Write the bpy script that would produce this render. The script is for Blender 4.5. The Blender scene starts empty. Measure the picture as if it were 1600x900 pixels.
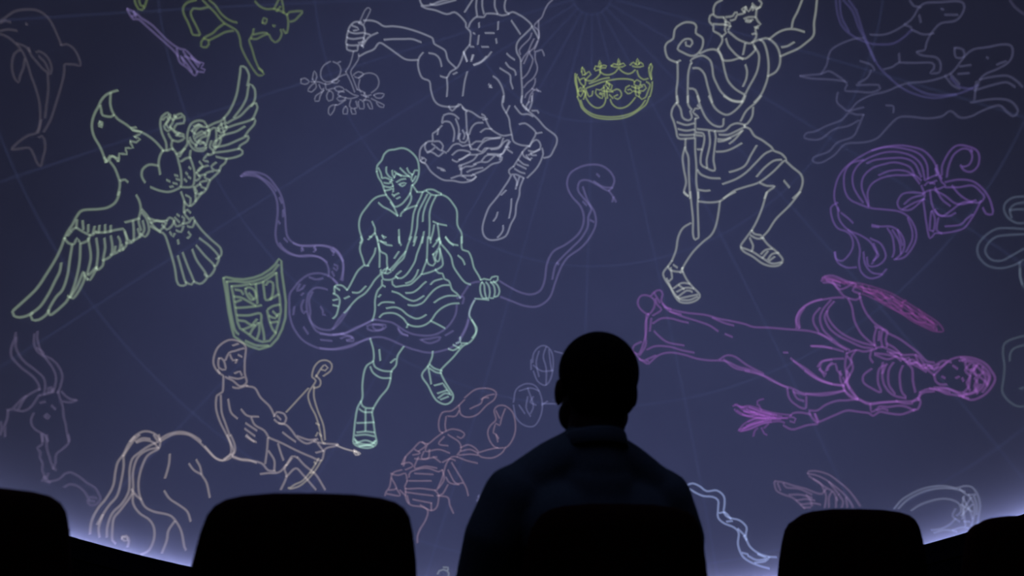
import bpy, bmesh, math, random
from mathutils import Vector, Matrix
random.seed(7)
SC = bpy.context.scene
COL = SC.collection

# ------------------------------------------------------------------ camera
cam_d = bpy.data.cameras.new('camera'); cam = bpy.data.objects.new('camera', cam_d); COL.objects.link(cam)
cam_d.sensor_width = 36; cam_d.lens = 33.75; cam_d.clip_start = .05
cam.location = (0, 0, .9)
PITCH = math.atan(400/1500)
cam.rotation_euler = (math.pi/2 + PITCH, 0, 0)
cam_d.dof.use_dof = True; cam_d.dof.focus_distance = 8.2; cam_d.dof.aperture_fstop = 3.4
SC.camera = cam
# ------------------------------------------------------------------ world, exposure
w = bpy.data.worlds.new('world'); SC.world = w; w.use_nodes = True
w.node_tree.nodes['Background'].inputs[0].default_value = (0, 0, 0, 1)
w.node_tree.nodes['Background'].inputs[1].default_value = 0
SC.view_settings.view_transform = 'Standard'; SC.view_settings.look = 'None'
SC.view_settings.exposure = 0; SC.view_settings.gamma = 1; SC.view_settings.use_curve_mapping = False
SC.cycles.transparent_max_bounces = 48
# ------------------------------------------------------------------ dome numbers
R = 6.0; TILT = math.radians(27); C0 = Vector((0, 4.0, 3.056))
FRAME = Matrix.Translation(C0) @ Matrix.Rotation(-TILT, 4, 'X')   # rim plane is local z = 0
# ------------------------------------------------------------------ the projector's sky light (mounted high at the back)
sl = bpy.data.lights.new('sky_projector_light', 'SPOT'); so = bpy.data.objects.new('sky_projector_light', sl); COL.objects.link(so)
so.location = (0, -.6, 5.1); sl.shadow_soft_size = .02
sl.energy = 1380; sl.color = (.28, .36, 1.0); sl.spot_size = math.radians(57); sl.spot_blend = 1.0
tgt = Vector((.1, 9.8, 2.9)); so.rotation_euler = (tgt - so.location).to_track_quat('-Z', 'Y').to_euler()

# added fill lamp aimed at the rear dome; its bounce brightens the man's back
rl = bpy.data.lights.new('rear_fill_light', 'SPOT'); ro = bpy.data.objects.new('rear_fill_light', rl); COL.objects.link(ro)
ro.location = (0, 4.0, 3.7); rl.shadow_soft_size = .02; rl.energy = 1800; rl.color = (.33, .40, 1.0); rl.spot_size = math.radians(110); rl.spot_blend = 1.0
ro.rotation_euler = (Vector((0, -1, 6.6)) - ro.location).to_track_quat('-Z', 'Y').to_euler()

# ------------------------------------------------------------------ materials
def mat(name, col, rough=.8, noise=0, scale=20, bump=0, spec=.3):
    m = bpy.data.materials.new(name); m.use_nodes = True; nt = m.node_tree; b = nt.nodes['Principled BSDF']
    b.inputs['Base Color'].default_value = (*col, 1); b.inputs['Roughness'].default_value = rough
    b.inputs['Specular IOR Level'].default_value = spec
    if noise or bump:
        tc = nt.nodes.new('ShaderNodeTexCoord'); n = nt.nodes.new('ShaderNodeTexNoise'); n.inputs['Scale'].default_value = scale; n.inputs['Detail'].default_value = 5
        nt.links.new(tc.outputs['Object'], n.inputs['Vector'])
        r = nt.nodes.new('ShaderNodeValToRGB')
        r.color_ramp.elements[0].position = .3; r.color_ramp.elements[1].position = .7
        r.color_ramp.elements[0].color = (*[c*(1-noise) for c in col], 1); r.color_ramp.elements[1].color = (*[c*(1+noise) for c in col], 1)
        nt.links.new(n.outputs['Fac'], r.inputs['Fac']); nt.links.new(r.outputs['Color'], b.inputs['Base Color'])
        if bump:
            bp = nt.nodes.new('ShaderNodeBump'); bp.inputs['Strength'].default_value = bump; bp.inputs['Distance'].default_value = .002
            nt.links.new(n.outputs['Fac'], bp.inputs['Height']); nt.links.new(bp.outputs['Normal'], b.inputs['Normal'])
    return m
M_dome = mat('dome_paint', (.17, .17, .17), .95, .045, .9, 0, .05)
M_wall = mat('wall_fabric', (.006, .005, .005), 1, .2, 60, .3, .05)
M_floor = mat('floor_carpet', (.008, .007, .009), 1, .4, 150, .5, .05)
M_seat = mat('seat_fabric', (.05, .012, .008), 1, .25, 180, .5, .1)
M_shell = mat('seat_shell', (.045, .010, .005), .75, .15, 90, .2, .1)
M_metal = mat('seat_metal', (.02, .02, .02), .5, .1, 30)
M_skin = mat('skin', (.085, .042, .028), .7, .08, 40, .1, .2)
M_hair = mat('hair', (.012, .008, .006), .9, .4, 120, .6, .1)
M_shirt = mat('shirt_cloth', (.17, .22, .21), .95, .12, 200, .4, .1)
M_trouser = mat('trouser_cloth', (.02, .02, .026), .95, .15, 150, .3, .1)
M_shoe = mat('shoe_leather', (.012, .010, .010), .5, .1, 40)
M_eye = mat('eye', (.5, .5, .5), .2)

def s2l(c):
    c /= 255; return c/12.92 if c <= .04045 else ((c+.055)/1.055)**2.4
def light_mat(name, rgb, strength=1.0, bg=(42, 47, 76)):
    """light thrown on the screen: the line's light is added to the sky behind it, soft across its width"""
    m = bpy.data.materials.new(name); m.use_nodes = True; nt = m.node_tree; nt.nodes.clear()
    out = nt.nodes.new('ShaderNodeOutputMaterial'); add = nt.nodes.new('ShaderNodeAddShader')
    tr = nt.nodes.new('ShaderNodeBsdfTransparent'); em = nt.nodes.new('ShaderNodeEmission')
    at = nt.nodes.new('ShaderNodeAttribute'); at.attribute_name = 'line_core'
    mr = nt.nodes.new('ShaderNodeMapRange'); mr.interpolation_type = 'SMOOTHSTEP'
    nt.links.new(at.outputs['Fac'], mr.inputs['Value'])
    l = [max(.0008, s2l(a)-s2l(b)) for a, b in zip(rgb, bg)]
    em.inputs[0].default_value = (*l, 1)
    ml = nt.nodes.new('ShaderNodeMath'); ml.operation = 'MULTIPLY'; ml.inputs[1].default_value = strength*.88
    nt.links.new(mr.outputs['Result'], ml.inputs[0]); nt.links.new(ml.outputs[0], em.inputs[1])
    nt.links.new(tr.outputs[0], add.inputs[0]); nt.links.new(em.outputs[0], add.inputs[1]); nt.links.new(add.outputs[0], out.inputs[0])
    return m

# ------------------------------------------------------------------ helpers
def tag(o, label=None, cat=None, group=None, kind=None):
    if label: o['label'] = label
    if cat: o['category'] = cat
    if group: o['group'] = group
    if kind: o['kind'] = kind
    return o
def link(name, me, m, parent=None, smooth=True):
    if m and not me.materials: me.materials.append(m)
    o = bpy.data.objects.new(name, me); COL.objects.link(o)
    if parent: o.parent = parent
    if smooth:
        for p in me.polygons: p.use_smooth = True
    return o
def empty(name, loc=(0, 0, 0), rz=0):
    e = bpy.data.objects.new(name, None); COL.objects.link(e); e.location = loc; e.rotation_euler = (0, 0, rz); e.empty_display_size = .1
    return e
def bm_obj(name, bm, m, parent=None, smooth=True):
    bmesh.ops.recalc_face_normals(bm, faces=bm.faces)
    me = bpy.data.meshes.new(name); bm.to_mesh(me); bm.free()
    return link(name, me, m, parent, smooth)

# ------------------------------------------------------------------ structure: dome, wall, gutter light, floor
def ring_mesh(rows, n=192, a0=0., a1=2*math.pi):
    """rows of (radius, height) in the dome's own frame, swept round its axis"""
    full = abs(a1-a0-2*math.pi) < 1e-6; bm = bmesh.new(); cols = []
    for i in range(n if full else n+1):
        a = a0+(a1-a0)*i/n
        cols.append([bm.verts.new(FRAME @ Vector((r*math.sin(a), r*math.cos(a), h))) for r, h in rows])
    for i in range(n):
        A = cols[i]; B = cols[(i+1) % len(cols)]
        for j in range(len(rows)-1): bm.faces.new((A[j], B[j], B[j+1], A[j+1]))
    return bm
rows = [(R, -.30), (R, -.12), (R, 0)]+[(R*math.cos(math.radians(d)), R*math.sin(math.radians(d))) for d in range(2, 90, 2)]+[(.01, R)]
bm = ring_mesh(rows); ceiling = bm_obj('ceiling', bm, M_dome)
tag(ceiling, 'dark blue curved dome screen filling the view above the seats', kind='structure')
# wall below the rim: its capped top edge is the tilted rim, its foot stands on the floor
def wall(name, a0, a1, label):
    bm = bmesh.new(); n = 56; prof = []
    for i in range(n+1):
        a = a0+(a1-a0)*i/n
        def P(r, h): return FRAME @ Vector((r*math.sin(a), r*math.cos(a), h))
        ti = P(R-.15, -.012); te = P(R-.14, 0); to = P(R-.12, 0); tb = P(R-.12, -.16); g = P(R+.02, -.16)
        foot = Vector((ti.x, ti.y, 0))
        prof.append([bm.verts.new(v) for v in (foot, ti, te, to, tb, g)])
    for A, B in zip(prof, prof[1:]):
        for j in range(5): bm.faces.new((A[j], A[j+1], B[j+1], B[j]))
    o = bm_obj(name, bm, M_wall, None, False); tag(o, label, kind='structure'); return o
q = math.pi/4
wall('wall_front', -q, q, 'black curved wall below the dome screen, seen between the seats')
wall('wall_right', q, 3*q, 'black curved wall rising to the right of the seats')
wall('wall_back', 3*q, 5*q, 'black curved wall behind the viewer')
wall('wall_left', -3*q, -q, 'black curved wall rising to the left of the seats')
bm = bmesh.new(); vs = []
for i in range(96):
    a = 2*math.pi*i/96; p = FRAME @ Vector(((R-.1)*math.sin(a), (R-.1)*math.cos(a), 0)); vs.append(bm.verts.new((p.x, p.y, 0)))
bm.faces.new(vs); tag(bm_obj('floor', bm, M_floor, None, False), 'black carpeted floor under the seats', kind='structure')
# cove light: an LED strip lying in the gutter between wall and dome, all the way round
m = bpy.data.materials.new('led_strip'); m.use_nodes = True; b = m.node_tree.nodes['Principled BSDF']
b.inputs['Base Color'].default_value = (.5, .5, .5, 1); b.inputs['Emission Color'].default_value = (.43, .47, 1, 1); b.inputs['Emission Strength'].default_value = 105.0
bm = ring_mesh([(R-.055, -.040), (R-.035, -.025), (R-.030, -.040), (R-.055, -.040)], 160, -1.25, 1.25)
tag(bm_obj('trim_1', bm, m), 'glowing blue white cove light strip behind the rim of the dome', kind='structure')

# ------------------------------------------------------------------ drawings of light on the dome
def sph(az, alt, r): return Vector((r*math.cos(alt)*math.sin(az), r*math.cos(alt)*math.cos(az), r*math.sin(alt)))
def smooth_pts(pts, sharp):
    if sharp or len(pts) < 3:
        out = []
        for a, b in zip(pts, pts[1:]):
            n = max(1, int((b-a).length/.03))
            out += [a.lerp(b, k/n) for k in range(n)]
        return out+[pts[-1]]
    P = [pts[0]*2-pts[1]]+pts+[pts[-1]*2-pts[-2]]
    if (pts[0]-pts[-1]).length < .02: P[0] = pts[-2]; P[-1] = pts[1]
    out = []
    for i in range(1, len(P)-2):
        p0, p1, p2, p3 = P[i-1:i+3]; n = max(1, min(10, int((p2-p1).length/.022)))
        for k in range(n):
            t = k/n
            out.append(.5*((2*p1)+(p2-p0)*t+(2*p0-5*p1+4*p2-p3)*t*t+(3*p1-p0-3*p2+p3)*t**3))
    return out+[pts[-1]]
NSTROKE = [0]
def ribbon_mesh(name, strokes, width):
    V = []; Fc = []; A = []
    for pts in strokes:
        NSTROKE[0] += 1; r = R-.006-.0004*(NSTROKE[0] % 17)
        pts = [p.normalized()*r for p in pts]
        cl = [pts[0]]
        for p in pts[1:]:
            if (p-cl[-1]).length > .004: cl.append(p)
        if len(cl) < 2: continue
        # short caps so that line ends fade too
        d0 = (cl[0]-cl[1]).normalized()*width*.3; d1 = (cl[-1]-cl[-2]).normalized()*width*.3
        cl = [cl[0]+d0]+cl+[cl[-1]+d1]
        base = len(V); n = len(cl)
        for i, p in enumerate(cl):
            t = (cl[min(i+1, n-1)]-cl[max(i-1, 0)]).normalized(); s = p.normalized().cross(t).normalized()*(width/2)
            end = i in (0, n-1); c = 0. if end else 1.
            V += [p-s, p, p+s]; A += [0., c, 0.]
        for i in range(n-1):
            b0 = base+3*i
            Fc += [(b0, b0+1, b0+4, b0+3), (b0+1, b0+2, b0+5, b0+4)]
    me = bpy.data.meshes.new(name); me.from_pydata([v+C0 for v in V], [], Fc)
    at = me.attributes.new('line_core', 'FLOAT', 'POINT'); at.data.foreach_set('value', A)
    return me
DATA = r"""
#eagle:head
-4106 1926 -4152 1898 -4202 1854 -4233 1793 -4243 1739 -4263 1667 -4269 1592 -4255 1523 -4220 1459 -4165 1400 -4126 1345 -4082 1267
~-4082 1267 -4058 1332 -4022 1334 -3973 1302 -3979 1375 -3914 1383 -3932 1438 -3868 1454 -3897 1492 -3908 1511 -3849 1511 -3819 1549 -3880 1556 -3834 1590 -3816 1617 -3898 1611 -3923 1627 -3875 1647
~-4104 1306 -4070 1278 -4037 1338 -3985 1328 -3980 1300
-4165 1887 -4146 1789 -4116 1731 -4091 1701
-4230 1750 -4212 1711 -4192 1673 -4119 1678 -4091 1701 -4052 1675 -3964 1646 -3899 1618 -3808 1612 -3728 1586 -3669 1555 -3608 1509 -3592 1490
-4207 1609 -4181 1609 -4181 1565 -4201 1567 -4207 1609 -4185 1586
#eagle:body
-4049 1283 -3997 1236 -3957 1172 -3930 1118 -3924 1060 -3929 1000
-3929 1133 -3889 1153 -3860 1137
-3517 1232 -3486 1224
-3451 1292 -3421 1291
-3431 1258 -3400 1257
-3352 1336 -3334 1324
-3324 1303 -3299 1292
-3478 1172 -3450 1185
-3357 1273 -3332 1255
-3455 1215 -3417 1215
-3330 1394 -3310 1383
-3369 1148 -3327 1064 -3313 959 -3262 906
-3327 1064 -3277 1027 -3273 1105 -3321 1126
-3263 1030 -3224 1083 -3232 1143
-3224 1083 -3188 1152 -3177 1184
-3313 959 -3288 994 -3255 969
#eagle:talon
-3525 1604 -3525 1558 -3504 1525
-3594 1497 -3554 1503 -3513 1531 -3468 1495 -3434 1426 -3396 1326 -3378 1207 -3417 1161 -3486 1124 -3575 1121 -3652 1135
-3593 1494 -3612 1447 -3615 1371 -3584 1271
-3618 1347 -3699 1337 -3749 1280 -3745 1213 -3708 1168
-3339 1553 -3337 1492 -3306 1437 -3270 1352 -3262 1246 -3287 1210 -3376 1192
-3467 1487 -3426 1519 -3394 1557
-3412 1430 -3372 1469 -3329 1486
#eagle:wing
-3210 1812 -3153 1855 -3095 1890 -3069 1927 -3031 1989 -2999 2088 -2983 2185 -2983 2277 -2986 2384 -2988 2438 -2937 2434 -2892 2374 -2889 2312 -2891 2273
-2975 1946 -2912 2060 -2880 2159 -2879 2253 -2869 2293 -2813 2258 -2794 2161 -2818 2086
-3069 1927 -3045 1877 -2987 1920 -2915 1974 -2861 2047 -2817 2102 -2775 2126 -2756 2090 -2773 2009 -2790 1962
-3030 1834 -2949 1881 -2843 1933 -2768 1974 -2763 1925 -2813 1845 -2838 1793
-3088 1745 -2998 1786 -2924 1824 -2852 1885
-3102 1633 -2998 1677 -2895 1744 -2807 1799 -2808 1752 -2872 1693 -2883 1657
-3124 1574 -2988 1617 -2867 1660 -2838 1621 -2888 1581 -2986 1544 -3088 1543
-2986 1544 -2995 1498 -3029 1461 -3038 1412 -3077 1358 -3116 1304 -3136 1223 -3175 1169 -3234 1158
-3169 1558 -3205 1489 -3157 1483
-3080 1490 -3120 1443 -3085 1411 -3039 1420
-3152 1445 -3224 1408 -3247 1357
-3099 1401 -3157 1374 -3166 1326 -3117 1312
-3170 1356 -3228 1329
-3146 1299 -3204 1272 -3183 1230 -3143 1222
-3202 1257 -3243 1218 -3222 1176
-3258 1216 -3234 1158
-3202 1767 -3138 1812 -3111 1693 -3117 1630 -3123 1567 -3167 1543
-3115 1816 -3061 1874 -3032 1818 -3077 1778 -3115 1816
-3111 1693 -3070 1733 -3076 1669 -3102 1633
-3225 1809 -3187 1770 -3193 1708 -3203 1628
-3110 1787 -3076 1824 -3044 1769 -3084 1722
-3092 1868 -3061 1828 -3025 1851
-3100 1618 -3135 1642 -3119 1692
-3241 1466 -3204 1427 -3235 1375
-3255 1355 -3211 1317 -3244 1280
-3157 1684 -3163 1621 -3128 1597
#eagle:tail
-3600 775 -3507 739 -3461 717 -3401 591 -3339 433 -3304 301 -3271 267 -3221 282 -3242 340 -3322 543
-3421 755 -3387 715 -3376 748
-3365 780 -3320 773 -3304 829
-3282 580 -3225 466 -3152 323 -3171 289 -3224 305
-3254 784 -3228 758 -3254 723
-3340 693 -3328 656
-3198 624 -3143 524 -3041 400 -3057 336 -3098 307 -3152 323
-3166 668 -3074 581 -2975 495 -2990 423 -3024 387 -3063 405
-3144 741 -3039 680 -2947 592 -2961 504 -2982 494
-3208 900 -3131 821 -3031 743 -2941 679 -2926 611 -2967 566
-3227 928 -3208 900 -3223 836 -3268 836
#goat:horn
-4607 -367 -4609 -422 -4627 -490 -4623 -566 -4583 -615 -4529 -662 -4470 -699 -4421 -737 -4387 -788 -4378 -831
-4598 -409 -4595 -486 -4564 -547 -4513 -606 -4449 -647 -4395 -684 -4356 -718 -4337 -771 -4336 -859
#goat:head
-4309 -801 -4306 -845
-4289 -793 -4281 -831
-4272 -808 -4275 -842
-4379 -820 -4442 -865 -4509 -921 -4555 -980 -4582 -1015 -4621 -1024
-4481 -891 -4511 -954 -4533 -1010
-4380 -875 -4407 -932 -4444 -990 -4502 -1023 -4562 -1018
-4370 -874 -4320 -857 -4260 -829
-4611 -1028 -4612 -1092 -4628 -1157 -4619 -1241
-4664 -1129 -4650 -1170 -4658 -1234
-4230 -826 -4205 -890 -4179 -965 -4169 -1042 -4151 -1095 -4136 -1171 -4117 -1247
-4199 -823 -4165 -858 -4122 -882 -4069 -882
-4182 -910 -4120 -909 -4079 -889
-4323 -1050 -4304 -1026 -4282 -1046 -4297 -1069 -4320 -1057 -4303 -1048
-4366 -939 -4326 -924
-4411 -1030 -4428 -1086 -4415 -1139 -4372 -1179 -4320 -1202 -4287 -1248 -4282 -1259
-4341 -1198 -4327 -1262
-4273 -952 -4240 -982
-4332 -1208 -4331 -1289 -4368 -1318 -4341 -1357 -4345 -1397 -4318 -1449 -4323 -1503 -4302 -1555 -4320 -1596
-4297 -1205 -4292 -1313 -4262 -1406 -4234 -1485 -4208 -1497
-4234 -1492 -4217 -1430 -4213 -1362 -4151 -1304 -4114 -1247 -4124 -1193
#centaur:horse_tail
-3607 -1214 -3570 -1166 -3506 -1121 -3440 -1117 -3383 -1143 -3354 -1187
-3558 -1211 -3504 -1179 -3437 -1181
-3570 -1169 -3622 -1243 -3659 -1331 -3704 -1403 -3722 -1488 -3739 -1614 -3797 -1726 -3862 -1810 -3913 -1919 -3926 -2026
-3659 -1345 -3655 -1443 -3672 -1570 -3703 -1696 -3769 -1780 -3821 -1863 -3867 -1945
-3530 -1152 -3582 -1212 -3659 -1345
-3821 -1863 -3854 -1972 -3847 -2052
-3375 -1207 -3457 -1255 -3524 -1309 -3583 -1369 -3603 -1469 -3600 -1581 -3609 -1666 -3662 -1764 -3741 -1848 -3781 -1958 -3787 -2052
-3360 -1257 -3456 -1284 -3536 -1353 -3573 -1482 -3569 -1636 -3595 -1707 -3674 -1820 -3728 -1889 -3740 -1984 -3740 -2079 -3714 -2106
-3366 -1272 -3454 -1334 -3499 -1436 -3523 -1551 -3521 -1649 -3499 -1725 -3464 -1788 -3388 -1828 -3262 -1854 -3206 -1896 -3149 -1994 -3121 -2134 -3107 -2162
-3583 -1637 -3541 -1692 -3499 -1725
-3568 -1678 -3567 -1762 -3511 -1844 -3428 -1899 -3387 -1968 -3386 -2065 -3428 -2161 -3497 -2201
-3206 -1910 -3261 -1994 -3275 -2078 -3318 -2189
-3364 -1141 -3348 -1199 -3359 -1264 -3388 -1230 -3431 -1203 -3500 -1200 -3554 -1225
-3406 -1144 -3383 -1179 -3362 -1199
-3660 -2065 -3653 -2045 -3619 -2052 -3612 -2079 -3639 -2079 -3660 -2065
-3660 -2052 -3619 -2038 -3599 -2079 -3612 -2133
#centaur:horse_body
-3354 -1181 -3283 -1131 -3183 -1101 -3092 -1113 -3010 -1156 -2986 -1179
-3348 -1199 -3266 -1143 -3196 -1120 -3097 -1126 -3009 -1180 -2935 -1250 -2861 -1321 -2788 -1348 -2731 -1301
-3260 -1310 -3264 -1397 -3283 -1484 -3296 -1528
-3300 -1642 -3250 -1712 -3165 -1767 -3094 -1823 -3065 -1908
-3025 -1350 -2988 -1415 -2971 -1488 -2927 -1559 -2896 -1690
-3088 -1390 -3044 -1446 -2979 -1481
-2752 -1107 -2719 -1196 -2717 -1285 -2774 -1333
-2722 -1105 -2683 -1194 -2681 -1269 -2724 -1293
-2702 -1300 -2628 -1327 -2554 -1332 -2480 -1359
-2576 -1098 -2530 -1142 -2485 -1162
#goat:foreleg
-4271 -1527 -4294 -1595 -4244 -1593 -4180 -1570 -4143 -1528 -4091 -1512 -4025 -1543 -3958 -1595 -3891 -1633 -3857 -1687 -3843 -1728 -3875 -1776 -3928 -1784 -3949 -1744 -3929 -1716 -3876 -1722
-4140 -1642 -4101 -1614 -4036 -1625 -3983 -1664 -3949 -1717
-4308 -1556 -4256 -1607
-3935 -1744 -3889 -1749
#dolphin:body
-5233 2154 -5195 2209 -5148 2273 -5082 2316 -5000 2349 -4932 2353 -4867 2333 -4806 2287 -4755 2232 -4710 2180 -4691 2152
-4689 2147 -4644 2174 -4582 2162 -4528 2117 -4489 2060 -4482 2033 -4534 2028 -4610 2008 -4618 1994 -4602 1930 -4599 1851 -4602 1746 -4610 1617 -4617 1523 -4634 1450 -4653 1386
-5229 2140 -5195 2175 -5151 2177
-5210 2080 -5154 2114 -5081 2132
-5203 2056 -5136 2054 -5061 2027 -4992 1986 -4926 1909 -4868 1817 -4797 1716 -4745 1620 -4713 1516 -4696 1430 -4697 1362
-5051 2031 -4984 2034 -4931 2008
-5027 2214 -5013 2214 -5019 2206
-4736 1874 -4699 1749 -4683 1617 -4669 1507
#dolphin:flipper
-5016 1988 -5047 1943 -5047 1865 -5022 1795 -4986 1741 -4954 1724 -4954 1786 -4945 1857 -4955 1932
#dolphin:tail_fin
-4697 1478 -4701 1406 -4717 1351 -4765 1323 -4820 1263 -4860 1202 -4878 1161 -4817 1187 -4742 1216 -4701 1179 -4661 1119 -4621 1088 -4615 1161 -4613 1247 -4636 1326 -4661 1347 -4684 1326
#arrow:shaft
-4204 2644 -4168 2609 -4121 2577 -4074 2592 -3974 2552 -3829 2489 -3684 2422 -3623 2379
-4204 2644 -4139 2641 -4083 2624 -4054 2610 -3930 2578 -3766 2495 -3640 2453 -3562 2455
-4139 2641 -4104 2606
-4110 2628 -4139 2595
#arrow:fletching
-3651 2444 -3600 2337 -3514 2299 -3426 2248 -3403 2291 -3346 2299 -3338 2325 -3379 2333 -3363 2380 -3428 2381 -3547 2447
-3584 2437 -3502 2363 -3409 2289
-3598 2386 -3522 2333 -3458 2277
-3562 2395 -3456 2387 -3399 2365
-3500 2411 -3406 2338
-3584 2377 -3546 2327
#fox:leg
-3571 2920 -3653 2873 -3679 2818 -3658 2764 -3604 2708 -3556 2649 -3526 2609 -3463 2620
-3441 2890 -3513 2853 -3578 2841 -3595 2806 -3578 2763 -3532 2716 -3487 2668 -3455 2628
-3508 2938 -3430 2899 -3352 2860 -3287 2816 -3226 2789 -3139 2768 -3086 2744 -3045 2681 -3026 2624 -2971 2551 -2903 2479 -2838 2419 -2792 2391 -2742 2413 -2768 2445 -2804 2457
-3239 2786 -3294 2730 -3334 2672 -3402 2618 -3429 2563 -3422 2528 -3369 2530 -3350 2565 -3364 2597 -3412 2603
-3358 2599 -3278 2661 -3209 2715 -3134 2745
-2928 2811 -2926 2769 -2938 2729 -2952 2696 -2902 2615 -2860 2538 -2805 2463 -2759 2435
-2936 2717 -2882 2723 -2821 2767 -2772 2796
#fox:body
-3444 2955 -3369 2927 -3300 2873 -3223 2838 -3152 2826 -3111 2829
#fox:head
-2773 2802 -2827 2796 -2917 2758
-2757 2793 -2721 2751 -2683 2734 -2640 2767 -2624 2832 -2645 2865
-2969 3062 -2905 3029 -2832 3020 -2750 3038 -2663 3032 -2603 3014 -2580 3043 -2442 3078 -2475 3020 -2510 2977 -2556 2956
-2604 3020 -2578 2964 -2567 2904 -2570 2843
-2750 3038 -2733 3090 -2720 3129
-2685 3137 -2662 3093 -2640 3024
-2718 3021 -2687 3076
-2845 2884 -2842 2933 -2805 2929 -2817 2884 -2845 2884
-2733 2883 -2706 2889 -2717 2874
-2617 2870 -2583 2840
#fox:leg:leg
-4156 2741 -4129 2703 -4099 2678 -4067 2679 -4049 2706 -4044 2778
-4115 2755 -4090 2716 -4058 2715
#kneeler:arm
-1743 3101 -1655 3112 -1580 3103 -1502 3074 -1399 3086 -1280 3085 -1143 3066 -1022 3039 -930 3008 -911 2959 -835 2926 -774 2892 -739 2805 -648 2734
-1488 2945 -1386 2962 -1269 2974 -1166 2983 -1060 2961
-1749 2751 -1675 2798 -1593 2839 -1535 2909 -1436 2876 -1329 2824 -1237 2782 -1163 2776 -1084 2785
-1031 2862 -1071 2809 -1081 2744 -1061 2670 -1020 2609 -939 2583 -919 2501 -878 2401 -818 2353 -717 2339 -603 2350 -575 2371 -545 2327 -501 2302
-964 2861 -890 2853 -836 2812 -809 2738
-1762 3080 -1828 3077 -1875 3046 -1902 2980 -1827 2965 -1727 2985
-1902 2980 -1908 2917 -1834 2909 -1721 2936 -1703 2907 -1772 2879
-1908 2917 -1906 2849 -1826 2847 -1741 2865 -1710 2844
-1899 2850 -1892 2801 -1819 2792 -1777 2804 -1776 2848
-1797 3069 -1736 3052 -1714 2993 -1720 2930 -1733 2853
-1866 3034 -1806 3024 -1789 3008 -1845 2988
-1726 2854 -1664 2949 -1568 3005
-1712 2981 -1653 2976
#branch:twig
-1790 3070 -1741 3200 -1701 3230 -1676 3214 -1738 3064
-1819 2792 -1826 2728 -1844 2651 -1879 2583
-1759 2775 -1753 2725 -1788 2658 -1823 2590 -1786 2519 -1733 2425
-1879 2583 -1811 2491 -1758 2396
-1876 2558 -1942 2524 -2005 2464 -2070 2430 -2155 2442 -2237 2429
-1790 2557 -1739 2601 -1680 2583 -1732 2539 -1775 2546
-1716 2528 -1722 2451 -1689 2404
-1733 2425 -1661 2408 -1628 2361 -1652 2320
-1858 2409 -1769 2369 -1712 2363 -1793 2328 -1877 2330 -1935 2348 -1925 2387 -1869 2382
-2349 2436 -2310 2455 -2257 2426 -2301 2394 -2343 2399 -2349 2436
-2227 2456 -2218 2539 -2183 2488 -2203 2435 -2227 2456
-2203 2435 -2176 2388 -2223 2331 -2259 2338 -2244 2378 -2201 2422
-2152 2417 -2118 2372 -2093 2388
-1983 2404 -1931 2431 -1872 2407 -1924 2374 -1983 2404
-2035 2372 -1991 2353 -1990 2289 -2029 2271 -2056 2318 -2035 2372
-2115 2347 -2091 2376 -2124 2308 -2131 2256 -2171 2250 -2171 2301 -2115 2347
-2019 2462 -1962 2458 -1937 2487 -1994 2491 -2019 2462
-2086 2440 -2064 2380 -1997 2402
-1906 2339 -1944 2308 -1914 2287 -1860 2307 -1849 2334
-1846 2308 -1923 2248 -1950 2244 -1958 2192 -1993 2136 -2015 2152 -2015 2209 -1977 2240 -1937 2246
-1839 2246 -1863 2204 -1859 2167 -1818 2172 -1816 2223 -1839 2246
-1791 2315 -1798 2251 -1755 2231 -1715 2248 -1735 2310
-1707 2313 -1686 2239 -1644 2244 -1651 2307 -1695 2327
-1782 2227 -1763 2178 -1722 2183 -1741 2232
-1653 2332 -1582 2327 -1547 2254 -1575 2251 -1608 2299
-1571 2354 -1484 2325 -1426 2305 -1430 2279 -1480 2287 -1512 2322
-1546 2389 -1506 2412 -1435 2413 -1460 2372 -1516 2367 -1546 2389
-1686 2379 -1629 2373 -1575 2392
-1647 2409 -1657 2370 -1600 2364
#branch:fruit
-1947 2674 -1974 2658
-2059 2658 -2123 2610 -2149 2544 -2133 2483 -2073 2454 -1993 2485 -1944 2536 -1935 2600 -1972 2645 -2031 2659
#kneeler:legs
-1110 3367 -1075 3320 -984 3327 -865 3373 -774 3397
-1090 3313 -1027 3293 -919 3283 -780 3254 -690 3278 -611 3238 -548 3179 -546 3142 -491 3094 -489 3031 -494 2968
-985 3340 -923 3332 -802 3364 -681 3396
-480 3405 -568 3284
#kneeler:torso
-494 2968 -551 2903 -592 2800 -633 2734 -704 2693 -745 2633 -819 2642
-745 2633 -733 2537 -736 2441
-674 2668 -631 2690
-566 2902 -518 2803
-446 2869 -474 2804
-443 2773 -355 2808 -297 2860
-514 2701 -540 2598 -557 2456
-514 3139 -496 3184 -430 3241 -335 3244 -309 3278 -213 3280 -172 3275 -118 3264 -49 3276 5 3298 87 3270 168 3225 235 3158 166 3092 85 3026 52 2970 58 2902 97 2835 103 2744 109 2630 115 2516 107 2401
-429 3406 -433 3340 -417 3253
-360 3408 -358 3343 -336 3277
-209 3412 -207 3346 -172 3280
-78 3413 -91 3358 -77 3303 -36 3281
-394 3187 -389 3143
-164 3203 -167 3125
-317 3089 -210 3091
-458 3085 -438 3080
-391 3065 -401 2975
-189 3036 -179 2991
-354 2952 -274 2954
-487 2950 -447 2951
-8 3215 46 3149 99 3082
-441 2766 -363 2796 -286 2855 -240 2906
-564 2891 -521 2802
-458 2872 -469 2821
-61 2891 -21 2858 31 2829
-74 2801 -34 2756 31 2722 44 2676
-139 2744 -74 2710 -21 2676 -15 2608 11 2539
-217 2663 -164 2630 -112 2550 -92 2470 -98 2401
-267 2583 -228 2543 -241 2577 -254 2549
235 3158 274 3101 313 3034
-98 2466 -110 2374 -65 2294 -33 2236 -21 2155 -2 2074 17 2004 92 1968 192 1956
-65 2294 -27 2369
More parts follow.
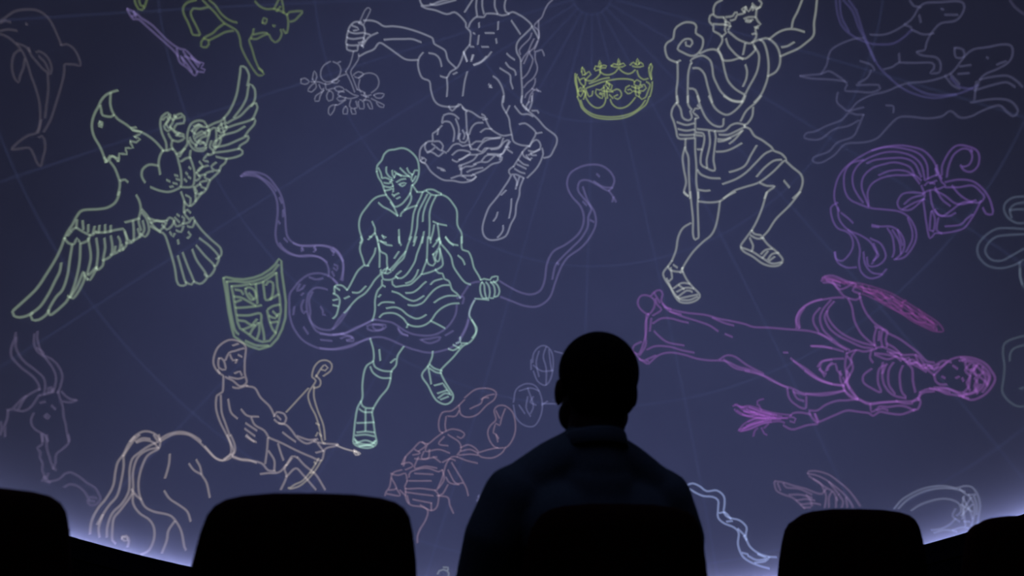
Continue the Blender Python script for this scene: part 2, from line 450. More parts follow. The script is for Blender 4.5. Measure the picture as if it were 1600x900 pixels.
-517 2296 -509 2227 -499 2112 -471 1996 -457 1939
-710 2345 -670 2301 -596 2374
-557 2341 -530 2319 -454 2298 -351 2243 -300 2256 -339 2278
-300 2244 -274 2187 -235 2130 -159 2084 -96 2062 -8 2074
#lion_skin
487 3404 431 3363 387 3298 359 3244 303 3201 262 3157 315 3112 313 3034 285 2967 257 2911 297 2911 350 2921 375 2864
317 3211 315 3123 320 3045
233 3091 206 3036 111 2958 85 2925 98 2880
259 3035 218 2968 191 2913 137 2857 110 2812
204 2912 136 2789
299 3012 258 2945 204 2901 242 2833 215 2754 175 2687 122 2642
270 2900 269 2832 293 2753 279 2696 239 2640 174 2595 134 2550
265 2640 265 2605 238 2549 159 2481 146 2447
225 2538 263 2526 327 2507
250 2526 211 2481 184 2401
276 2537 302 2513
237 2492 223 2412
#kneeler:head
-762 2251 -706 2271 -643 2262 -591 2224
-768 2239 -778 2169 -753 2188 -690 2185 -650 2129 -636 2072 -645 1990
-629 2222 -601 2166 -587 2108 -596 2015
-777 2146 -837 2085 -873 2060 -869 1990
-813 2109 -822 2051
-573 2074 -584 2027 -571 1993 -520 1983 -496 2007 -485 2054 -511 2088
-549 2110 -523 2064 -534 2018
-473 2066 -449 2136 -400 2184 -324 2192
-348 2093 -298 2129 -222 2130
-325 2221 -274 2233
-445 1962 -396 1999 -333 2000 -296 2036 -196 2037 -121 2050
-704 1883 -644 1955 -582 1969 -544 1947 -470 1961 -444 1927
-382 1917 -321 1989 -246 2025 -133 2038
-96 2038 -133 1956 -207 1932 -295 1931 -331 1895 -394 1917 -456 1915
-653 1850 -593 1899 -518 1902 -455 1880 -516 1832 -577 1806
-553 1807 -480 1856 -393 1864 -319 1884 -270 1931
-651 1803 -601 1782 -565 1807
-232 1920 -145 1933 -83 2003 -33 2015 -70 1945 -107 1875 -194 1874 -269 1873
-20 2004 -58 1934 5 1887
-33 1945 -70 1945
-330 1802 -269 1861 -132 1863 -70 1922
-563 1748 -490 1774 -417 1811 -380 1859
-416 1764 -342 1790 -268 1791 -194 1851
-562 1701 -501 1738 -440 1740 -391 1765
-157 1851 -107 1840 -132 1793 -218 1768 -304 1708 -389 1671 -438 1646
-120 1875 -132 1816
-488 1680 -439 1705 -390 1718 -316 1731
-426 1659 -388 1636 -437 1600 -486 1604
-551 1749 -548 1655
-536 1644 -438 1646
-869 1979 -918 1976 -990 1913 -1005 1854 -995 1774 -932 1742 -880 1675 -804 1621 -730 1589 -632 1587 -534 1573 -437 1594 -388 1636
-943 1963 -953 1916 -926 1871 -865 1898 -842 1934 -880 1955
-925 1859 -889 1873 -838 1853 -800 1831 -753 1869
-857 1980 -795 1983 -755 1938 -778 1891 -829 1923
-766 1891 -716 1870
-984 1809 -934 1789 -945 1753 -995 1774 -971 1798
-808 1714 -759 1705 -721 1683 -770 1693
-657 1610 -560 1643 -499 1621
-576 1748 -562 1713
#kneeler_club
-12 1650 -38 1600 -90 1525 -142 1449 -193 1386 -244 1323 -281 1234 -306 1146 -311 1083 -291 1020 -240 983 -164 984 -88 1009 -50 1047 -12 1148 33 1236 46 1349 79 1450 85 1525 125 1625
-64 1500 -116 1449
20 1650 53 1588 40 1512
79 1637 53 1550
-6 1412 -12 1312 -31 1211
-153 1273 -166 1223 -197 1179
-95 1135 -95 1085 -126 1034 -152 1009
#bearer:head
-1452 1629 -1451 1687 -1407 1749 -1387 1809 -1341 1854 -1281 1867 -1208 1888 -1146 1881 -1083 1845 -1031 1790 -1009 1722 -1005 1640 -1031 1557 -1066 1519
-1452 1629 -1431 1573 -1391 1519 -1362 1451 -1335 1395 -1284 1340 -1239 1285 -1175 1313 -1130 1363 -1086 1436 -1072 1519
-1437 1666 -1410 1622 -1395 1576
-1354 1684 -1350 1627 -1311 1583 -1286 1574 -1296 1538
-1291 1655 -1282 1609 -1262 1576 -1247 1623 -1191 1604
-1208 1684 -1144 1631 -1094 1599
-1135 1690 -1108 1645 -1071 1624 -1049 1672 -1019 1674
-1266 1645 -1229 1625 -1167 1606 -1107 1610
-1072 1636 -1081 1577 -1067 1554 -1034 1615
-1394 1565 -1358 1574 -1309 1560 -1273 1551 -1308 1537
-1367 1521 -1319 1519 -1283 1527 -1269 1493
-1365 1486 -1304 1479 -1269 1493 -1266 1435
-1356 1440 -1303 1456 -1280 1469
-1236 1537 -1189 1569 -1141 1579
-1210 1515 -1163 1536 -1133 1532 -1173 1500 -1198 1510
-1252 1401 -1229 1415 -1205 1428
-1226 1368 -1191 1388
-1276 1411 -1251 1390
#bearer:torso
-1335 1401 -1417 1377 -1474 1337 -1529 1262 -1582 1176 -1600 1093 -1589 1012 -1561 933 -1575 885
-1289 1328 -1245 1273 -1205 1194
-1205 1194 -1291 1246 -1364 1276 -1413 1313
-1086 1436 -1072 1402 -1081 1343 -1125 1270 -1170 1220 -1175 1190
-1066 1519 -1014 1452
-1137 1257 -1055 1297 -1008 1312
-1466 1116 -1433 1049 -1430 1002 -1391 923
-1430 1002 -1463 964 -1496 927
-1379 924 -1344 915 -1308 911
-1359 984 -1334 951 -1311 964 -1347 973
-1186 1054 -1180 984 -1174 914
-834 1156 -773 1135 -689 1121
-785 1135 -771 1053 -763 994 -744 936
-821 1122 -830 1050 -851 967
-763 994 -792 958
-698 997 -661 951 -613 917
-760 1442 -686 1410 -624 1342 -585 1272 -576 1131 -532 1050 -524 943
-1573 951 -1552 918 -1574 858 -1570 800 -1543 732 -1523 675 -1510 659 -1476 661
-1416 847 -1425 788 -1461 715 -1487 660
-1411 964 -1389 884 -1362 815 -1302 784 -1293 703 -1285 656
-1389 895 -1372 791 -1366 651
-1367 920 -1307 889 -1249 884
-1183 980 -1178 933 -1155 893
-1486 958 -1463 960
-698 1004 -649 947 -601 925 -565 920
-531 1010 -530 939 -517 874 -457 857 -421 787 -396 693 -347 611 -323 563
-563 813 -515 773 -490 720
-763 978 -756 943 -682 863 -633 793 -608 699 -547 606 -487 537 -428 514
-763 978 -791 941 -825 893
-750 955 -766 883 -800 835 -823 810
#bearer:sash
-1014 1452 -954 1456 -907 1482 -846 1485 -785 1459 -754 1448
-954 1456 -975 1396 -1008 1324 -1040 1228 -1048 1133 -1055 1039 -1075 955
-905 1435 -938 1363 -982 1266 -996 1183 -998 1089 -1018 982 -1027 934
-868 1425 -912 1329 -938 1234 -941 1151
-808 1428 -852 1332 -873 1237 -868 1119 -869 978
-918 1470 -868 1437 -820 1428 -759 1436
-925 1046 -939 927
-858 990 -850 931
-1053 987 -1085 903 -1106 832 -1161 758 -1216 684 -1261 634
-1106 832 -1126 760 -1182 698 -1237 624
-1176 827 -1219 754
-1000 990 -1026 895
-935 994 -956 910 -988 814 -1008 731 -1052 646 -1096 585 -1141 553 -1176 551
-1176 551 -1200 573 -1144 629
-882 996 -884 890 -886 760 -912 676 -934 605
-970 650 -991 590 -1036 529 -1093 503
-934 605 -979 555 -1046 493 -1115 478 -1196 462 -1225 484 -1232 519
-886 760 -867 714 -819 698 -797 728 -810 775 -823 822
-777 847 -798 776 -774 741 -751 777 -754 884
-754 872 -727 778 -720 708 -760 671 -841 632 -922 605
-1329 618 -1284 645 -1248 612 -1282 592 -1340 606
-1285 656 -1305 596
-1351 594 -1353 629
#bearer:kilt
-1340 594 -1326 537 -1279 528 -1233 536 -1188 568
-1337 524 -1334 466 -1377 405 -1396 310 -1392 217 -1401 146 -1416 99
-1323 467 -1299 456
-795 658 -759 623 -718 619 -699 566 -651 544 -633 497 -614 451 -567 416 -531 370
-1089 403 -1020 412 -964 450 -919 499 -885 530
-837 502 -803 539 -722 566
-1228 413 -1158 394 -1088 350 -1006 324 -949 350 -904 382
-1062 281 -993 278 -913 311 -846 396 -789 457 -720 495 -650 503
-797 315 -740 358 -660 390 -567 393
-1360 260 -1327 291 -1270 300 -1201 298
-1279 235 -1199 251 -1130 231 -1059 175 -978 143 -921 157 -875 188
-1344 138 -1311 175 -1243 190 -1174 182 -1104 138 -1056 82 -975 61 -896 76 -828 125 -772 210 -704 271 -623 308 -542 316
-828 125 -758 92 -682 53
-1056 82 -1067 46
-1363 347 -1342 372
#bearer:arm
-1522 664 -1582 601 -1623 516 -1654 444 -1679 396
-1627 376 -1559 381 -1494 450
#bearer:hand
-1802 352 -1806 421 -1767 441 -1721 433 -1679 396
-1806 421 -1753 390
-1818 350 -1772 331 -1747 286 -1755 216 -1773 134 -1805 97
-1815 281 -1770 296
-1812 235 -1761 227
#bearer:leg
-385 349 -419 277 -436 194 -388 112 -359 65 -364 18 -404 -41
-801 -187 -807 -251 -845 -341 -898 -414 -897 -462 -841 -541 -793 -636 -745 -698 -667 -729 -605 -696 -590 -632 -638 -553 -686 -473 -718 -394 -688 -345 -595 -246 -502 -132 -423 -82 -369 0 -377 81 -410 146
-845 -341 -827 -429 -810 -524
-829 -324 -782 -363 -703 -386
-829 -364 -765 -403 -710 -410
-779 -539 -693 -514
-746 -619 -653 -585
-738 -666 -668 -617 -606 -632
-714 -682 -637 -649
-685 -529 -622 -616
-527 -35 -526 -83 -565 -100
-644 -159 -596 -174 -549 -149 -510 -115
-597 -117 -533 -148
-455 -98 -518 -99
#shield
~-2883 390 -2857 404 -2781 397 -2695 402 -2600 431 -2526 468 -2454 527 -2404 584 -2370 645 -2346 625 -2332 512 -2298 357 -2272 223 -2267 64 -2293 -51 -2331 -145 -2392 -223 -2497 -265 -2594 -240 -2660 -208 -2738 -160 -2764 -85 -2808 77 -2843 239 -2883 390
~-2853 360 -2779 375 -2682 376 -2597 397 -2502 442 -2420 508 -2371 588
~-2802 322 -2712 339 -2627 366
~-2802 322 -2779 247 -2747 106 -2716 -24 -2690 -77 -2624 -115 -2534 -174 -2469 -190 -2405 -174 -2355 -102 -2330 13 -2315 128 -2335 262 -2365 372 -2386 506
-2386 506 -2458 442 -2521 395 -2621 361
-2573 372 -2554 262 -2542 184
-2505 402 -2486 303 -2464 226 -2401 255 -2348 295
-2742 118 -2652 133 -2546 156 -2504 171
-2721 48 -2614 59 -2508 87 -2492 -2 -2464 -100 -2454 -167
-2436 139 -2395 171 -2331 194
-2446 127 -2418 28 -2380 -59 -2345 -90
-2475 372 -2456 408 -2411 401 -2404 300 -2421 231
-2666 316 -2624 332 -2579 304 -2563 238 -2604 211 -2651 262 -2666 316
-2762 294 -2707 289 -2683 258
-2767 226 -2702 223 -2635 196 -2557 160
-2752 172 -2700 200
-2631 275 -2583 225
-2707 -1 -2642 -5 -2586 -33 -2537 28
-2658 -85 -2606 -58 -2554 -30
-2591 -123 -2573 -77 -2524 -5
-2524 -162 -2507 -93 -2513 -4
-2421 73 -2365 55 -2335 103
-2405 6 -2341 24
-2391 121 -2345 80
-2848 361 -2821 231 -2787 79 -2737 -93 -2697 -133
-2629 -194 -2520 -228 -2413 -219
#serpent
-2825 1399 -2786 1445 -2709 1463 -2629 1460 -2558 1437 -2481 1370 -2415 1288 -2370 1181 -2347 1070 -2332 970 -2308 881 -2258 830 -2188 804 -2075 805 -1963 828 -1871 820 -1800 786 -1736 687
-2825 1399 -2749 1423 -2658 1421 -2573 1378 -2497 1311 -2448 1227 -2426 1117 -2426 1003 -2427 901 -2402 801 -2340 741 -2259 704 -2157 693 -2045 710 -1965 701 -1894 662
-2795 1426 -2707 1447 -2612 1417 -2527 1374 -2464 1315
-2423 1253 -2394 1200
-2376 1135 -2368 1068
-2410 1016 -2391 996
-2153 785 -2139 752 -2161 750
-2030 810 -2016 777 -2037 751
-1869 791 -1833 771 -1842 736
-2339 855 -2303 825
-2378 803 -2329 752 -2258 714 -2178 700 -2078 717 -1987 709 -1928 680 -1891 637 -1870 570 -1873 523
-2244 819 -2175 804 -2086 814 -1984 824 -1880 812 -1809 772 -1747 696 -1730 605 -1729 489
-2162 782 -2149 761
-2039 796 -2014 775
-1855 779 -1832 770
-1823 643 -1789 635 -1797 588 -1827 608
-1842 572 -1816 528
-1778 450 -1849 514 -1930 541 -1998 541 -2075 516 -2149 452 -2200 378 -2239 306 -2238 203 -2225 91 -2185 -19 -2103 -127 -2012 -182 -1900 -215 -1778 -207 -1646 -170 -1536 -124 -1425 -77
-1875 385 -1932 397 -1999 391 -2052 335 -2070 264 -2064 173 -2037 84 -1989 19 -1921 -16 -1831 -21 -1777 11 -1714 96 -1641 229
-1933 207 -1908 174 -1906 129 -1884 130
-2019 349 -2048 266 -2030 153 -2025 62 -1964 -36 -1874 -64 -1784 -70 -1652 -32 -1542 26 -1465 77 -1387 117
-2147 417 -2175 346 -2121 374 -2101 410
-2128 305 -2107 330
-2062 494 -1994 478 -1927 495
-2103 261 -2121 191 -2095 125 -2074 149
-2187 185 -2193 105
-2087 -11 -2039 -76
-1915 -124 -1804 -128
-1718 -54 -1617 -71 -1592 -115 -1659 -119
-1797 -63 -1686 -45 -1577 20 -1466 73 -1400 112 -1308 105 -1217 92 -1147 54 -1077 10 -985 -21 -870 -29 -779 -14 -710 23 -654 71 -609 132 -575 203 -565 298
-1696 163 -1749 90 -1800 -6
-1158 42 -1122 -15 -1053 -35
-1409 64 -1284 65 -1294 24 -1373 8 -1408 41
-531 370 -486 442 -440 514 -382 539 -335 545
-380 367 -425 277 -441 182 -469 75 -514 -20 -536 -56
-566 369 -497 382 -507 311
-1847 810 -1775 759 -1736 681 -1730 589 -1747 495
-1827 500 -1779 457
-1916 -207 -1763 -213 -1611 -173 -1490 -103 -1367 -64 -1258 -75 -1115 -133 -989 -177 -832 -204 -691 -176 -597 -133 -519 -51 -457 80 -442 145
-1465 42 -1387 63 -1309 51 -1323 10 -1416 -3 -1464 27
-1722 -100 -1661 -73 -1599 -85 -1660 -112
-1922 -66 -1800 -66 -1693 -43
-929 -78 -835 -59 -725 -39 -740 -72 -834 -107 -913 -77
-1151 26 -1103 -20 -1055 -34
-677 -22 -599 29
-128 553 -32 496 82 438 196 414 292 455 340 570 362 724 431 858 567 931 705 1042 758 1174 733 1310 638 1428 592 1545 625 1658 727 1720 848 1743 967 1726 1062 1654 1097 1557 1033 1466 918 1530 821 1582 732 1577 709 1483 794 1364 868 1265 883 1130 820 999 720 888 584 796 505 683 445 530 386 377 271 292 139 293 6 341 -118 389
760 1519 795 1402 840 1286 808 1210 794 1096 723 984 624 891 506 779 448 703 417 569
913 1644 942 1614
880 1570 976 1507 1074 1492
1033 1466 1079 1396 1105 1343
1079 1396 1066 1346
754 1366 792 1326
826 1171 864 1150
467 741 486 722
#centaur:head
-2812 -550 -2884 -494 -2914 -409 -2880 -281 -2783 -200 -2679 -208 -2624 -257 -2625 -383 -2618 -508 -2597 -596 -2655 -636 -2725 -588 -2795 -558
-2804 -399 -2775 -324 -2725 -302 -2674 -279 -2641 -267
-2865 -386 -2821 -400 -2799 -487 -2859 -475 -2865 -386
-2765 -342 -2736 -393 -2694 -380 -2709 -417
-2688 -335 -2653 -350
-2712 -516 -2662 -494 -2643 -528
-2867 -493 -2848 -527
-2745 -250 -2695 -227
-2761 -555 -2675 -566 -2625 -545
-2722 -650 -2671 -655 -2587 -622
#centaur:torso
-2812 -559 -2813 -701 -2862 -740 -2864 -863 -2825 -982 -2771 -1084 -2717 -1186 -2690 -1254 -2705 -1307 -2763 -1343 -2847 -1330 -2950 -1223
-2828 -737 -2812 -894 -2774 -997 -2728 -1117
-2595 -632 -2517 -644 -2461 -730 -2371 -814 -2324 -901
-2759 -768 -2728 -889 -2666 -947
-2636 -857 -2574 -915 -2471 -918
-2539 -931 -2502 -1000 -2414 -1049 -2369 -1117
-2588 -987 -2483 -1052
-2595 -1040 -2499 -1105
-2584 -1110 -2505 -1159
-2696 -1315 -2611 -1338 -2509 -1343 -2423 -1366 -2370 -1425 -2301 -1432
-2378 -1118 -2383 -1242 -2397 -1365
-2366 -1241 -2312 -1327 -2310 -1424
-2438 -1462 -2370 -1451 -2266 -1440 -2199 -1368 -2148 -1286 -2096 -1294
-2281 -1167 -2253 -1254 -2226 -1324
#centaur:arm
-2324 -910 -2300 -864 -2230 -879 -2211 -914 -2227 -968 -2279 -971 -2323 -937
-2298 -900 -2262 -934
-2279 -971 -2209 -985 -2155 -1037 -2100 -1106 -2011 -1157 -1924 -1118
-2361 -1117 -2238 -1165 -2097 -1231 -1973 -1281 -1867 -1314 -1834 -1205 -1746 -1175 -1711 -1156
-2241 -1058 -2170 -1109 -2117 -1143
-2101 -1088 -1995 -1120 -1907 -1108
-1853 -1151 -1711 -1156
-1942 -1136 -1853 -1151
-1906 -1153 -1851 -1223
-1922 -1244 -1851 -1223
#bow
-1873 -486 -1804 -427 -1797 -361 -1844 -327 -1915 -340 -1966 -408 -1980 -501 -1943 -536 -2009 -668 -1987 -776 -1931 -883 -1892 -1008 -1862 -1134 -1835 -1151
-1894 -422 -1857 -430 -1832 -400 -1860 -374 -1894 -404 -1944 -499
-1945 -481 -1898 -533 -1905 -589 -1958 -610
-1958 -592 -1954 -701 -1915 -827 -1857 -971 -1836 -1115
-2011 -613 -2213 -860
-1929 -955 -1893 -972
-1925 -1082 -1909 -1045 -1872 -1080
-1867 -1314 -1918 -1404 -1987 -1494 -2073 -1567 -2160 -1595 -2178 -1586
-1894 -1296 -1954 -1405 -2039 -1513 -2109 -1550 -2160 -1586
-1919 -1351 -1937 -1333
-1971 -1441 -1936 -1431
#archer_arrow
-1729 -1166 -1639 -1199 -1531 -1224
-1558 -1206 -1495 -1241 -1540 -1255 -1558 -1215 -1531 -1233 -1513 -1241
#centaur:forelegs
-2199 -1368 -2215 -1412 -2196 -1482 -2246 -1605
-2196 -1482 -2111 -1400 -2040 -1460 -1916 -1599
-2096 -1294 -2024 -1371 -1918 -1457 -1828 -1597
-2148 -1304 -2198 -1376
#scorpion:claw
-475 -678 -530 -735 -603 -793 -695 -813 -730 -907 -720 -1000 -692 -1018
-530 -735 -510 -829 -437 -856 -345 -827 -253 -732 -179 -675 -161 -600 -235 -562 -365 -573 -475 -659
-308 -676 -253 -638 -179 -619
-419 -772 -382 -752 -308 -714 -290 -657 -234 -657
-657 -850 -666 -943 -656 -999
-529 -792 -565 -848 -639 -849
#scorpion:body
-692 -1018 -765 -1075 -838 -1132 -911 -1114 -983 -1189 -1054 -1264 -1090 -1338
-692 -1018 -601 -980 -509 -997 -472 -1034 -509 -1072 -545 -1054
-637 -1036 -527 -1109 -508 -1183 -544 -1239
-674 -1055 -728 -1130 -636 -1148
-838 -1132 -855 -1206 -728 -1186 -618 -1221
-873 -1206 -891 -1280 -745 -1260
-782 -1260 -708 -1314
-927 -1262 -963 -1372 -854 -1353 -744 -1370
-1016 -1464 -999 -1409 -854 -1371 -726 -1406 -690 -1388
-1034 -1501 -1052 -1573 -907 -1572 -761 -1589
-1051 -1609 -925 -1626 -779 -1643
-1052 -1573 -1042 -1681 -996 -1735 -888 -1752 -797 -1787 -742 -1751 -725 -1643 -761 -1589
-743 -1589 -689 -1461 -653 -1332 -599 -1258 -544 -1258
-1033 -1645 -1015 -1717
-979 -1681 -797 -1715
-819 -1187 -836 -1279 -964 -1281
-690 -1314 -617 -1277 -562 -1295
-690 -1388 -671 -1479 -725 -1570
-1016 -1500 -798 -1498
-962 -1427 -780 -1434
-906 -1734 -833 -1787 -851 -1877 -905 -1966 -932 -2036 -932 -2098
-797 -1715 -797 -1787
#scorpion:legs
-508 -1165 -435 -1136 -361 -1173 -334 -1219 -416 -1183 -508 -1202
-544 -1258 -452 -1294 -342 -1321
-526 -1239 -416 -1229 -343 -1238
-599 -1313 -543 -1405 -488 -1496 -451 -1569 -433 -1641
-635 -1387 -561 -1515 -488 -1514
-653 -1461 -616 -1515 -525 -1533
-634 -1533 -688 -1625 -743 -1643
-725 -1643 -634 -1660 -615 -1733 -578 -1813
-892 -1114 -856 -1150 -928 -1207
-964 -1189 -910 -1225 -982 -1244
-1090 -1338 -1018 -1318 -981 -1354 -1053 -1392
-1089 -1392 -1179 -1430 -1205 -1557 -1241 -1611 -1250 -1647
-1197 -1430 -1125 -1447 -1053 -1428 -1034 -1501
-1188 -1475 -1142 -1574 -1214 -1593
-1142 -1574 -1105 -1646 -1232 -1629
-1106 -1592 -1051 -1645
-1054 -1264 -1072 -1356
#scales:pan
209 -294 216 -206 274 -133 346 -125 403 -193 416 -325 386 -471 328 -529 257 -485 215 -382
273 -177 244 -294 272 -441
346 -133 316 -236 344 -354 343 -529
215 -323 301 -383 415 -378
374 -163 387 -296 401 -384
192 -264 192 -367
14 -702 43 -571 143 -513 243 -543 299 -675 293 -820 227 -940 128 -940 43 -862 14 -732
71 -586 186 -557 271 -587
157 -645 142 -761 185 -848
214 -645 185 -703 242 -732
71 -732 128 -819
157 -557 213 -732 185 -819
299 -718 455 -720
299 -733 356 -690
431 -179 531 -210
#crown
734 2442 762 2385 780 2328 839 2268 909 2227 999 2202 1100 2190 1222 2190 1326 2214 1421 2260 1496 2308 1533 2378
773 2403 801 2327 860 2276 940 2239 1041 2218 1142 2210 1245 2216 1348 2239 1433 2287 1489 2346
724 2674 720 2591 737 2516 744 2441
1583 2520 1570 2448 1543 2377
836 2418 875 2360 934 2319 985 2315 1028 2340 1051 2385 1053 2413
1103 2390 1121 2342 1169 2301 1230 2292 1292 2310 1347 2351 1380 2385
832 2427 830 2492 842 2519 926 2542 1022 2568 1106 2580 1211 2585 1314 2575 1375 2556
876 2564 939 2578 1024 2600 1108 2607
846 2598 908 2589 973 2622 1007 2656 1009 2693
1008 2675 1048 2644 1110 2635 1174 2652 1209 2686
1220 2694 1258 2654 1318 2626 1371 2634 1405 2658
1425 2647 1440 2591 1488 2553 1540 2557
798 2688 806 2734 826 2705 839 2667 807 2651 798 2688
828 2650 882 2683 902 2654 869 2629 836 2603
996 2730 1011 2784 1022 2729 1011 2711
947 2706 959 2733 1001 2721 1055 2735 1085 2724 1074 2706 1032 2710 999 2694 956 2687 947 2706
1212 2731 1227 2785 1238 2729
1138 2720 1171 2740 1222 2721 1276 2735 1300 2710 1262 2700 1221 2703 1179 2707 1138 2720
1420 2712 1441 2764 1457 2708
1352 2709 1391 2733 1430 2701 1474 2724 1501 2685 1459 2680 1418 2684 1377 2698
1561 2660 1586 2702 1598 2665 1577 2612 1579 2539 1563 2577 1558 2633 1561 2660
753 2635 782 2569 821 2521 775 2440 755 2459 739 2553 732 2627 744 2664
773 2607 826 2622 833 2557 789 2513 829 2474 805 2410
788 2495 747 2497 780 2532
1074 2568 1104 2548 1090 2502 1061 2532 1074 2568
1039 2516 996 2491 955 2503 943 2467 972 2428 1012 2406 1024 2433 984 2455
1080 2503 1130 2472 1182 2486 1222 2464 1229 2417 1185 2384 1146 2415 1189 2430
1069 2495 1073 2402
1016 2480 1139 2462
1083 2549 1134 2527 1121 2491
1041 2534 1044 2423
1096 2437 1135 2397
994 2463 1035 2451
1384 2541 1416 2556 1455 2534 1431 2490 1381 2514 1384 2541
1329 2510 1287 2495 1273 2459 1302 2429 1354 2443 1336 2472 1305 2466
1390 2495 1392 2402 1422 2390 1429 2472
1452 2497 1494 2502 1510 2464 1477 2440 1437 2444
1422 2390 1450 2359 1492 2373 1528 2434 1555 2496 1517 2527
1349 2499 1409 2474 1471 2486
1365 2451 1445 2424
840 2492 868 2434 900 2442 913 2487
#crook
1876 2673 1792 2718 1766 2766 1763 2844 1800 2883 1862 2908 1893 2992 1950 3028 2030 3043 2117 3019 2137 2977 2122 2925 2184 2871 2189 2825 2161 2764 2097 2718 2034 2717 1951 2762 1899 2803 1938 2853 1994 2884 2056 2874 2070 2833 2040 2805 1998 2822 1996 2856
1882 2672 1862 2507 1836 2397 1830 2285
1916 2690 1876 2678
2023 2641 1987 2557 1965 2436 1945 2270
1837 2348 1842 2279
1953 2332 1948 2243 1980 2193
1882 1910 1872 1808 1894 1726 1883 1543 1875 1313
1984 1908 1972 1785 1968 1625 1953 1466 1962 1304
1868 1832 1835 1733 1836 1617 1848 1478 1816 1378 1859 1338
1882 1378 1884 1240 1887 1103 1876 953 1892 890 1927 907 1936 1029 1946 1234 1964 1368
1819 1384 1857 1339
#herdsman:head
2464 3181 2389 3162 2354 3115 2346 3073 2305 3058 2289 3006 2326 2956 2318 2914 2375 2871 2400 2833 2393 2791 2339 2734
2463 2942 2443 2902 2450 2868 2422 2851 2402 2844
2344 3062 2378 3034 2452 3020
2329 2977 2403 2959 2464 2947 2510 2922 2504 2956 2457 2976
2451 3015 2471 2984 2451 2944
2510 2922 2480 2895
2477 3016 2553 3012 2584 3039 2608 3034
2520 2975 2571 2976 2604 3013 2667 3011 2700 3047
2694 3016 2663 3055 2716 3065
2704 3068 2732 3019 2777 3053 2821 3021 2862 3034
2863 3098 2887 3061 2847 3026 2813 3045 2784 3083
2783 3019 2779 3063
2821 3021 2800 2950 2815 2904 2834 2873 2788 2861 2769 2832 2774 2793 2762 2763 2698 2721 2618 2754 2562 2792 2509 2846 2477 2879
2670 2961 2721 2967 2794 2952
2678 2938 2724 2918 2759 2937
2692 2946 2739 2931
2726 2803 2763 2801
2763 2861 2803 2847
#herdsman:torso
2441 2815 2454 2747 2493 2684 2534 2633 2588 2589
2639 2733 2596 2632
2339 2734 2365 2663 2383 2616 2467 2601 2554 2607 2613 2590 2679 2616 2736 2659 2720 2706
2603 2532 2612 2475 2593 2401 2546 2332
2036 2639 2028 2673 2094 2697 2170 2696 2237 2641 2251 2572 2251 2483 2276 2400 2313 2316 2387 2237 2466 2201 2525 2191
2136 2723 2227 2742 2302 2735 2346 2700 2371 2618 2379 2517 2400 2413 2460 2325 2546 2254
2042 2593 2103 2584 2157 2520 2177 2394 2204 2233
1980 2401 2039 2381 2074 2263
2711 2724 2788 2736 2831 2705 2850 2614 2846 2494 2821 2389 2783 2309 2721 2222 2639 2159
2728 2683 2762 2599 2737 2494 2693 2415 2603 2310 2513 2193
2799 2733 2862 2736 2916 2703 2963 2633 2977 2553 2961 2469 2907 2404 2819 2379
2056 2318 2078 2202 2125 2082 2199 2003 2281 1985 2302 2056
2176 2300 2222 2181 2286 2114 2354 2087 2443 2122 2524 2187 2556 2237
2332 2275 2419 2210 2512 2183
2718 2207 2650 2153 2546 2094 2474 2005
2620 2114 2596 2029 2541 1971 2503 1955
#herdsman:arm
2895 2718 2989 2757 3077 2769 3170 2752 3268 2702
3151 2773 3176 2832 3241 2901 3312 2990
3461 2950 3425 2854 3383 2758 3351 2648 3256 2597 3166 2565 3067 2550 2980 2536
3008 2617 3068 2614 3145 2634
#herdsman:hand
1823 2282 1775 2231 1756 2165 1774 2106 1790 2024 1806 1931 1889 1915 1973 1910
1823 2282 1860 2220 1874 2128 1932 2092 1971 2115 1960 2184
2045 2229 2065 2193 2017 2199 1989 2169 2043 2105 2005 2099
1809 2090 1903 2050 1988 2056
1814 2021 1897 1994 1982 1994
1821 1963 1892 1949 1976 1944
2005 2099 1993 1987 1980 1921
#herdsman:kilt
2018 1995 2135 1967 2240 1941 2311 1941 2364 1978 2436 1989 2515 1959
2236 1907 2329 1893 2415 1914 2513 1942
2219 1865 2300 1853 2410 1881 2485 1913
2216 1842 2275 1839 2348 1857
2002 1963 2072 1942 2078 1885 2059 1819 2026 1732 2017 1642 2060 1602 2150 1561 2150 1670 2173 1780 2198 1890 2193 1948
2134 1956 2134 1854 2114 1777 2080 1679 2077 1599
1999 1935 2058 1921
2501 1944 2556 1913 2593 1839 2666 1782 2748 1700 2765 1663 2839 1617 2876 1554 2840 1539 2727 1457 2581 1380 2441 1356 2336 1337 2263 1301 2214 1273
2330 1803 2393 1838 2472 1904
2187 1744 2275 1737 2359 1753 2457 1789
2603 1742 2534 1658 2465 1567 2380 1535 2298 1524
2743 1667 2671 1646 2570 1573 2469 1499 2359 1447 2217 1415
2831 1562 2752 1565 2654 1514 2565 1439
1976 1589 2007 1540 2096 1494 2199 1475
1969 1389 2038 1370 2084 1370
1996 1793 2043 1787
1956 1273 2071 1249 2174 1250 2254 1291 2338 1320
#herdsman:leg
2873 1538 2931 1466 2999 1387 3005 1309 2966 1227 2893 1172
2591 1373 2655 1334 2732 1316 2659 1277 2619 1216
2827 1357 2873 1282
2645 1275 2589 1137 2523 1012 2460 919
2970 1222 2851 1109 2707 999 2616 891 2545 834
#herdsman:sandal
1647 698 1603 646 1552 581 1569 511 1618 424 1655 339 1705 273 1798 259 1880 287 1902 333 1834 421 1784 494 1749 579 1745 621
1603 646 1628 603 1722 582 1751 620
1658 656 1697 625
1630 630 1637 519 1609 494
1645 415 1729 464 1809 451
1677 378 1766 413 1846 399
1681 323 1778 384 1831 366
1693 308 1788 322 1882 335
1719 292 1800 286 1881 314
1583 523 1643 381 1706 293
1701 445 1752 400
1749 579 1721 568
#hunting_dog_near
3140 2314 3241 2299 3351 2282 3428 2289 3507 2225 3581 2137
3139 2310 3253 2261 3430 2210 3567 2158
